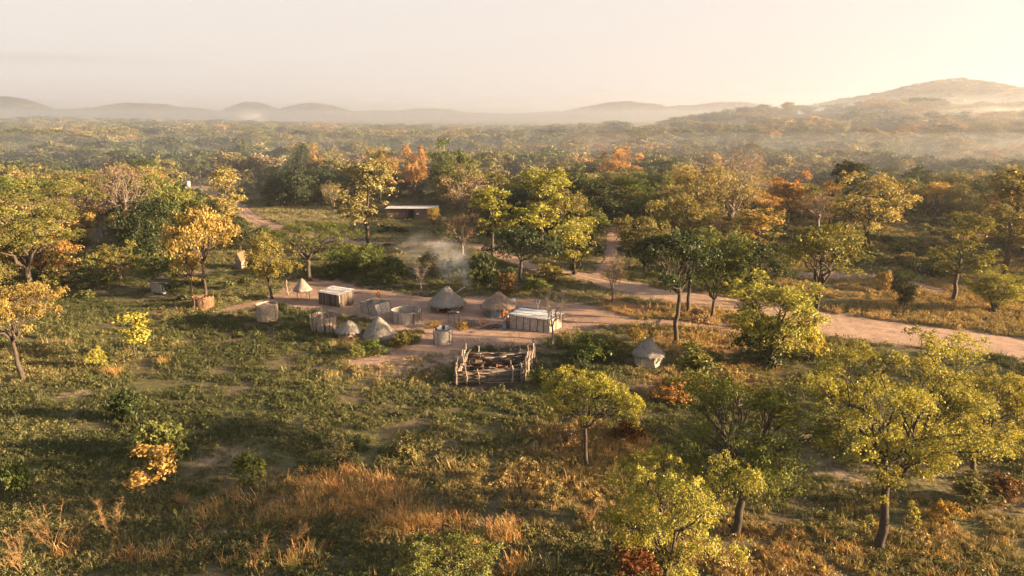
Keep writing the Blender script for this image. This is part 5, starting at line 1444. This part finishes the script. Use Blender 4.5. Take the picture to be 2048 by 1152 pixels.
# pale log, forked stump, posts, brush heap under the dead tree
p = at_px(915, 588); t = thing('fallen_log', p, 'pale leaning log at the edge of the yard behind the open shelter', 'log')
MB().pole((-.4, 0, .1), (1.1, .5, 1.0), .13, .03, n=8).build('trunk', M['wood_pale'], t, True); MB().pole((.5, .2, .55), (.3, .6, .95), .07).build('branch_stub', M['wood_pale'], t, True)
p = at_px(1076, 617); t = thing('forked_stump', p, 'small white forked stump behind the white-roofed hut', 'stump')
MB().pole((0, 0, -.1), (.05, 0, .55), .09, .03).build('trunk', M['cloth_white'], t, True)
for (x, z) in ((-.28, 1.05), (.3, 1.2)): MB().pole((.04, 0, .5), (x, 0, z), .06, .04).build('fork', M['cloth_white'], t, True)
for (px, py, ty, lab) in ((804, 575, 556, 'thin pale post in the grass left of the dead white tree'), (576, 590, 560, 'pale crooked post under the tree left of the stilted granary'), (357, 545, 520, 'pale thin trunk post left of the bright orange-yellow tree')):
    p = G(px, py); h = zfor(py, ty); tag(MB().pole((p.x, p.y, -.1), (p.x - .1, p.y, h), .09, .05, segs=6).build('post', M['wood_pale'], None, True), lab, 'post')
p = at_px(845, 590); t = thing('brush_heap', p, 'dark heap of burnt brush under the dead white tree', 'brush heap')
for i in range(36):
    a = R.uniform(0, 6.28); r_ = R.uniform(.1, 1.5); x, y = r_ * math.cos(a), r_ * .6 * math.sin(a); e = Vector((R.uniform(-.7, .7), R.uniform(-.5, .5), R.uniform(.0, .35)))
    MB().pole((x - e.x, y - e.y, .05), (x + e.x, y + e.y, .25 + e.z), R.uniform(.02, .06), .06, n=5).build('branch', M[R.choice(['wood_dark', 'ash', 'wood_dark'])], t, True)
t = thing('leaning_sticks', at_px(1385, 752), 'pale sticks propped into a tripod right of the round granary', 'sticks')
for (x, y, hx, h) in ((-1.3, 0, -1.1, 2.2), (.2, .2, -.6, 2.0), (1.2, -.4, -.5, 2.0), (-.7, -.3, -1.0, 1.5)):
    MB().pole((x, y, -.1), (hx, 0, h), .035, .02).build('stick', M['wood_pale'], t, True)
# dry golden stalk shrubs of the near field
STALKS = [(110, 1105, 1000, 100), (225, 1080, 985, 70), (40, 1150, 1050, 60), (470, 1000, 960, 60), (590, 1090, 1040, 60), (370, 1010, 985, 40), (1010, 1080, 1030, 60), (1180, 1050, 985, 90), (520, 1120, 1080, 70), (880, 1060, 1020, 40)]
SL = ['large dry golden shrub of bare stalks in the bottom left corner area', 'tall dry golden stalks right of the largest dry shrub', 'dry stalks at the very bottom left corner', 'dry orange stalks left of the tall dry grass', 'bent dry stalks below the tall dry grass',
      'small dry stalks under the golden sapling', 'dry grass-like stalks in the middle of the lower field', 'pale arching dry stalks left of the bright bushy bottom tree', 'dry stalks near the bottom edge left of the lime treetop', 'thin dry stalks right of the tall dry grass']
M['stalk'] = simple('dry_stalk', (0.16, 0.09, 0.04), (0.31, 0.19, 0.08), 5, per_obj=.15)
for (bx, by, ty, w), lab in zip(STALKS, SL):
    p = G(bx, by); h = zfor(by, ty); W = w / ppm(by); t = thing('dry_shrub', (p.x, p.y, gh(p.x, p.y)), lab, 'dry shrub')
    for i in range(7):
        a = R.uniform(0, 6.28); tip = Vector((math.cos(a) * W * R.uniform(.2, .55), math.sin(a) * W * .4, h * R.uniform(.6, 1.05))); mb = MB()
        mb.pole((R.uniform(-.1, .1), R.uniform(-.1, .1), 0), tip, .011, .05, n=4, segs=6, r2=.004)
        for j in range(34):
            q = tip * R.uniform(.3, 1); mb.pole(q, q + Vector((R.gauss(0, .20), R.gauss(0, .20), R.uniform(-.02, .28))), .006, .08, n=3, segs=2, r2=.004)
        mb.build('stalk', M['stalk'], t)

# ------------------------------------------------------------------ ground cover (uncountable: one object each)
def clump(seed, kind):
    rng = np.random.default_rng(seed)
    if kind == 'herb':      # leafy low weed
        C = np.column_stack([rng.normal(0, .16, 7), rng.normal(0, .16, 7), rng.uniform(.05, .30, 7)])
        V, Qs, t = leaves(rng, C, np.full(7, .13), np.full(7, .7), 10, .040, rng.uniform(.75, 1.25, 7), up=.2, shell=.3)
        V[:, 2] = np.maximum(V[:, 2], .005)
    else:                   # grass tuft
        n = 30 if kind == 'grass' else 26; Hh = .30 if kind == 'grass' else 1.15; sp_ = .14 if kind == 'grass' else .20; V = []; t = []
        for i in range(n):
            a = rng.uniform(0, 6.28); b = np.array([rng.normal(0, sp_), rng.normal(0, sp_), 0]); h = Hh * rng.uniform(.5, 1.15); lean = rng.uniform(.05, .95) * h * (.9 if kind == 'grass' else .6)
            d = np.array([math.cos(a), math.sin(a), 0]); s_ = np.array([-d[1], d[0], 0]) * (.012 if kind == 'grass' else .008)
            m_ = b + d * lean * .35 + np.array([0, 0, h * .62]); e = b + d * lean + np.array([0, 0, h])
            g = rng.uniform(.7, 1.3); c = (g * rng.uniform(.9, 1.15), g, g * rng.uniform(.7, 1.1), 1)
            V += [b - s_, b + s_, m_ + s_ * .9, m_ - s_ * .9, m_ - s_ * .9, m_ + s_ * .9, e + s_ * (.2 if kind == 'grass' else 1.6), e - s_ * .2]; t += [c] * 8
        V = np.array(V); Qs = np.arange(len(V)).reshape(-1, 4); t = np.array(t)
    me = np_mesh(kind, V, Qs, t); me.materials.append(M['leaf_i']); return me

def visible_points(n, ynear, yfar, power):
    y = (ynear ** power + NR.random(n) * (yfar ** power - ynear ** power)) ** (1 / power)
    x = NR.uniform(-1, 1, n) * (.76 * y + 6); return x, y
x, y = visible_points(300000, 20, 260, .85)
dd = dirt_dist(x, y); n1 = fbm(x / 5., y / 5., 101, 4); n2 = fbm(x / 14., y / 14., 102, 3); n3 = fbm(x / 1.6, y / 1.6, 103, 3)
bare = np.zeros(len(x))
for b in ((450, 915, 5, 3.5), (820, 730, 4, 3), (1290, 770, 5, 4), (1990, 1000, 5, 6), (1690, 950, 5, 4), (640, 735, 2, 2), (150, 790, 4, 3), (985, 740, 4.2, 3.6), (880, 790, 3.5, 1.8), (800, 820, 3, 1.3), (830, 375, 12, 14), (320, 590, 5, 4), (880, 720, 5, 4), (390, 545, 8, 6)):
    bare = np.maximum(bare, blob(x, y, *b))
keep = (dd > -.1 + .9 * (n3 - .5)) & (NR.random(len(x)) < sstep(.26, .50, n3) * sstep(.20, .36, n1) * (1 - .85 * bare) * sstep(-.4, 1.4, dd + .8))
# huts stand clear of weeds
for (px, py, r_) in ((894, 619, 2.4), (997, 628, 2.2), (1070, 655, 2.2), (672, 604, 2.2), (754, 622, 2.0), (812, 641, 2.0), (885.5, 686, 1.1), (536, 643, 1.2), (648, 662, 1.6), (699, 675, 1.4), (758, 674, 2.0), (1296, 726, 2.7), (606, 600, 1.1), (408, 617, 1.3)):
    p = G(px, py); keep &= np.hypot(x - p.x, y - p.y) > r_
keep &= ~inside(x, y, np.array([[ctr.x + (q.x - ctr.x) * 1.22, ctr.y + (q.y - ctr.y) * 1.35 - .5] for q in (A, B, Cc, D)]))
x, y, n1, n2, dd = x[keep], y[keep], n1[keep], n2[keep], dd[keep]
dry = np.zeros(len(x))
for b in ((1230, 620, 8, 6), (1420, 690, 9, 5), (1380, 765, 7, 4), (1160, 880, 5, 4), (1250, 930, 5, 4), (1450, 640, 10, 7), (1300, 600, 10, 7), (700, 1000, 6, 4), (1500, 760, 5, 3), (950, 1050, 7, 3), (1500, 1100, 8, 5), (1850, 1050, 7, 6), (1900, 640, 22, 8), (1100, 980, 9, 6), (1750, 590, 14, 8), (600, 440, 22, 30), (800, 465, 26, 22), (680, 470, 20, 20)):
    dry = np.maximum(dry, blob(x, y, *b))
dry = np.where((y > 62) & (x > 24), dry * .72, dry); dry = np.where(~inside(x, y, OPEN), np.maximum(dry, .42), dry)
u = NR.random(len(x)); m = dry * .9 + (n2 - .5) * 1.5 + NR.normal(0, .16, len(x)) + .10
pal = np.array([(.066, .076, .034), (.120, .128, .056), (.170, .158, .075), (.22, .18, .09), (.30, .215, .105)])
ci = np.searchsorted([.02, .22, .42, .66], m); c = pal[ci] * NR.uniform(.8, 1.2, len(x))[:, None]
c = np.where(((y > 95) & (ci >= 3) & (x < 22))[:, None], np.array([.19, .18, .105]) * NR.uniform(.8, 1.2, len(x))[:, None], c)
sc_ = NR.uniform(.5, 1.0, len(x)) * (.8 + .6 * n1) * (1 + np.clip((y - 40) / 140, 0, 1.0)) * np.where(NR.random(len(x)) < .05, 1.7, 1.0)
kind = np.where(ci >= 3, np.where(u < .6, 2, 3), np.where(u < .55, 0, 1)) + 0
idx = np.where(kind == 0, NR.integers(0, 3, len(x)), np.where(kind == 1, NR.integers(3, 5, len(x)), np.where(kind == 2, NR.integers(3, 5, len(x)), NR.integers(0, 3, len(x)))))
hgt = np.where(y > 95, .6, 1.0) * sc_ * NR.uniform(.7, 1.3, len(x)) * np.where(ci >= 3, 1.25, 1.0)
P = np.column_stack([x, y, ground_h(x, y) - .02, sc_, hgt, NR.uniform(0, 6.28, len(x)), idx, c])
tag(scatter_obj('ground_cover', [clump(1, 'herb'), clump(2, 'herb'), clump(3, 'herb'), clump(4, 'grass'), clump(5, 'grass')], P, tilt=.18), 'low green weeds and grass covering the field around the village', 'grass')
# tall dry grass
gp = []
for (px, py, rx, ry, n) in ((640, 1000, 3.0, 1.6, 150), (740, 1000, 2.2, 1.6, 110), (810, 1050, 1.5, 1.0, 110), (690, 960, 3.0, 1.0, 60), (930, 1095, .9, .6, 26), (1010, 1070, .9, .6, 26), (560, 1040, 1.6, .8, 40), (460, 1030, 1.6, 1, 24), (140, 1110, 2.5, 1, 16), (300, 1120, 2.5, 1, 12), (1370, 785, 1.6, .9, 40), (1330, 790, 1.3, .7, 30), (1260, 905, 1.6, 1.2, 36), (1140, 885, 1.2, .8, 22), (560, 1130, 3, .8, 30), (1480, 740, 2, .8, 26), (225, 745, .8, .4, 14), (325, 727, .5, .3, 10), (1000, 1140, 3, .6, 26), (1600, 1100, 3, 1.5, 12), (1880, 1120, 3, 1.5, 12)):
    p = G(px, py)
    for i in range(int(n * .8)):
        x_, y_ = p.x + R.gauss(0, .75) * rx, p.y + R.gauss(0, .75) * ry; k_ = R.uniform(.8, 1.2); w_ = R.uniform(.8, 1.4); c_ = R.choice([(.46, .27, .11), (.50, .32, .14), (.44, .23, .09), (.30, .26, .10)])
        gp.append((x_, y_, gh(x_, y_) - .03, w_, w_ * R.uniform(.3, .85), R.uniform(0, 6.28), R.randrange(2), c_[0] * k_, c_[1] * k_, c_[2] * k_))
tag(scatter_obj('tall_dry_grass', [clump(8, 'tall'), clump(9, 'tall')], gp, tilt=.16), 'tall dry golden grass in tufts across the near field', 'dry grass')
M['chip'] = leaf_mat('litter_chip', True, 0.0)
def chips(seed):
    rng = np.random.default_rng(seed); V, Qs, t_ = leaves(rng, np.array([[0, 0, .02]]), [.35], [.05], 9, .05, [1.0], up=2.5, shell=.1, asp=.4)
    V[:, 2] = np.maximum(V[:, 2], .012); me = np_mesh('chips', V, Qs, t_); me.materials.append(M['chip']); return me
x, y = visible_points(60000, 40, 130, 1.0); dd = dirt_dist(x, y); k_ = (dd < .6) & (fbm(x / 1.7, y / 1.7, 151, 3) > .47); x, y = x[k_], y[k_]
pal_ = np.array([(.06, .045, .032), (.30, .24, .18), (.42, .36, .29), (.12, .10, .05)]); c = pal_[NR.integers(0, 4, len(x))]
P = np.column_stack([x, y, ground_h(x, y) + .05, NR.uniform(.5, 1.3, len(x)), NR.uniform(.5, 1.3, len(x)), NR.uniform(0, 6.28, len(x)), NR.integers(0, 2, len(x)), c])
tag(scatter_obj('yard_litter', [chips(301), chips(302)], P), 'leaf litter, chips and twigs strewn on the bare earth', 'litter')
# shrubs of the woodland floor and scattered weeds in the clearing
def shrub(seed):
    t_ = gen_tree(seed, H=1.6, W=2.4, base=.1, nclump=9, nleaf=330, lsize=.17, shape='bush', limbs=3, tr=.03, stems=3, cr=.24, sides=3, twig=0); return joined(t_)
x, y = visible_points(15000, 62, 420, 1.2)
o_ = inside(x, y, OPEN); n4 = fbm(x / 9., y / 9., 131, 3); dd = dirt_dist(x, y)
ux = 1024 + F_PX * x / (y * CP + CAM_H * SP)
keep = (dd > 1.0) & np.where(o_, (n4 > .62) & (y > 95) & (NR.random(len(x)) < .16), n4 > .50)
x, y = x[keep], y[keep]; q = NR.random(len(x)); pal = np.array([(.055, .068, .032), (.085, .098, .036), (.135, .125, .048), (.22, .175, .08)]); c = pal[np.searchsorted([.42, .74, .93], q)] * NR.uniform(.8, 1.2, len(x))[:, None]
w_ = NR.uniform(1.0, 3.2, len(x)); P = np.column_stack([x, y, ground_h(x, y) - .05, w_, w_ * NR.uniform(.45, .8, len(x)), NR.uniform(0, 6.28, len(x)), NR.integers(0, 3, len(x)), c])
tag(scatter_obj('undergrowth', [shrub(201), shrub(202), shrub(203)], P), 'dark shrubs and undergrowth between the woodland trees', 'undergrowth')

# ------------------------------------------------------------------ air: haze and smoke
def box_obj(name, x0, x1, y0, y1, z0, z1, mat):
    return MB().box((x0 + x1) / 2, (y0 + y1) / 2, (z0 + z1) / 2, x1 - x0, y1 - y0, z1 - z0).build(name, mat)
def vol_mat(name, dens, color, aniso=.2):
    m = bpy.data.materials.new(name); m.use_nodes = True; n, l = m.node_tree.nodes, m.node_tree.links; n.clear()
    o = n.new('ShaderNodeOutputMaterial'); v = n.new('ShaderNodeVolumePrincipled'); v.inputs['Color'].default_value = (*color, 1)
    v.inputs['Anisotropy'].default_value = aniso; v.inputs['Density'].default_value = dens; l.new(v.outputs[0], o.inputs['Volume']); return m, n, l, v
m, *_ = vol_mat('haze_air', HAZE, (.90, .93, .97), .77)
tag(box_obj('haze', -12500, 12500, -2600, 15500, -14, 190, m), 'pale warm haze filling the air over the whole valley', 'haze', kind='stuff')
m, *_ = vol_mat('mist_air', 0.0008, (.90, .93, .97), .77)
tag(box_obj('ground_mist', -2600, 2600, 470, 1850, -13, 44, m), 'low pale mist lying between the far trees', 'mist', kind='stuff')
m, *_ = vol_mat('near_mist_air', 0.0014, (.90, .93, .97), .77)
tag(box_obj('low_mist', -600, 600, 190, 469.9, -13, 18, m), 'thin mist lying between the nearer woodland trees', 'mist', kind='stuff')
def smoke(name, label, c, size, dens, nscale=1.6, rz=0.0, tiltx=0.0, tilty=0.0, lo=.42, hi=.75):
    """ellipsoid of soft noisy smoke"""
    n = 16; V = [(0, 0, -1)]; Fs = []
    for i in range(1, 10):
        th = math.pi * i / 10
        for k_ in range(n): V.append((math.sin(th) * math.cos(6.2832 * k_ / n), math.sin(th) * math.sin(6.2832 * k_ / n), -math.cos(th)))
    V.append((0, 0, 1))
    Fs += [(0, 1 + (k_ + 1) % n, 1 + k_) for k_ in range(n)]
    for i in range(8): Fs += [(1 + i * n + k_, 1 + i * n + (k_ + 1) % n, 1 + (i + 1) * n + (k_ + 1) % n, 1 + (i + 1) * n + k_) for k_ in range(n)]
    Fs += [(1 + 8 * n + k_, 1 + 8 * n + (k_ + 1) % n, len(V) - 1) for k_ in range(n)]
    m, nn, l, v = vol_mat(name, 0, (.95, .94, .93), .1)
    tc = nn.new('ShaderNodeTexCoord'); ln_ = nn.new('ShaderNodeVectorMath'); ln_.operation = 'LENGTH'; l.new(tc.outputs['Object'], ln_.inputs[0])
    fa = nn.new('ShaderNodeMapRange'); fa.interpolation_type = 'SMOOTHSTEP'; l.new(ln_.outputs['Value'], fa.inputs[0]); fa.inputs[1].default_value = .15; fa.inputs[2].default_value = 1.0; fa.inputs[3].default_value = 1; fa.inputs[4].default_value = 0
    no = nn.new('ShaderNodeTexNoise'); no.inputs['Scale'].default_value = nscale; no.inputs['Detail'].default_value = 3; l.new(tc.outputs['Object'], no.inputs['Vector'])
    nr = nn.new('ShaderNodeMapRange'); l.new(no.outputs[0], nr.inputs[0]); nr.inputs[1].default_value = lo; nr.inputs[2].default_value = hi
    mu = nn.new('ShaderNodeMath'); mu.operation = 'MULTIPLY'; l.new(fa.outputs[0], mu.inputs[0]); l.new(nr.outputs[0], mu.inputs[1])
    m2 = nn.new('ShaderNodeMath'); m2.operation = 'MULTIPLY'; l.new(mu.outputs[0], m2.inputs[0]); m2.inputs[1].default_value = dens; l.new(m2.outputs[0], v.inputs['Density'])
    o = MB().add(V, Fs).build(name, m); o.location = c; o.scale = size; o.rotation_euler = (tiltx, tilty, rz)
    return tag(o, label, 'smoke', kind='stuff')
p = G(938, 584); smoke('smoke', 'smoke rising from the yard edge behind the open shelter', (p.x - .6, p.y + 1.0, 2.3), (1.2, 1.4, 3.4), .75, 2.0, tilty=-.30)
p = G(922, 584); smoke('smoke', 'smoke spreading above the bushes behind the open shelter', (p.x - 1.2, p.y + 2.0, 4.2), (4.6, 4.0, 4.0), .30, 2.4, tilty=.25)
p = G(988, 640); smoke('smoke', 'small cooking smoke in front of the kitchen hut', (p.x, p.y - .4, 1.0), (.8, .8, 1.3), .45, 1.8)
p = G(860, 552); smoke('smoke', 'thin smoke drifting through the bushes behind the yard', (p.x, p.y + 4, 3.2), (9, 6, 4.4), .15, 2.4)
p = G(205, 500); smoke('smoke', 'thin smoke by the bare trees on the left', (p.x, p.y, 3.5), (5, 6, 4.5), .07, 1.8)
smoke('smoke', 'white smoke plume lying over the far woodland on the right', (470, 740, 32), (80, 40, 10), .03, 2.2, tilty=-.05)
smoke('smoke', 'white smoke rising from the far plain on the left', (-640, 1750, 30), (50, 45, 26), .035, 1.8, tilty=.3)
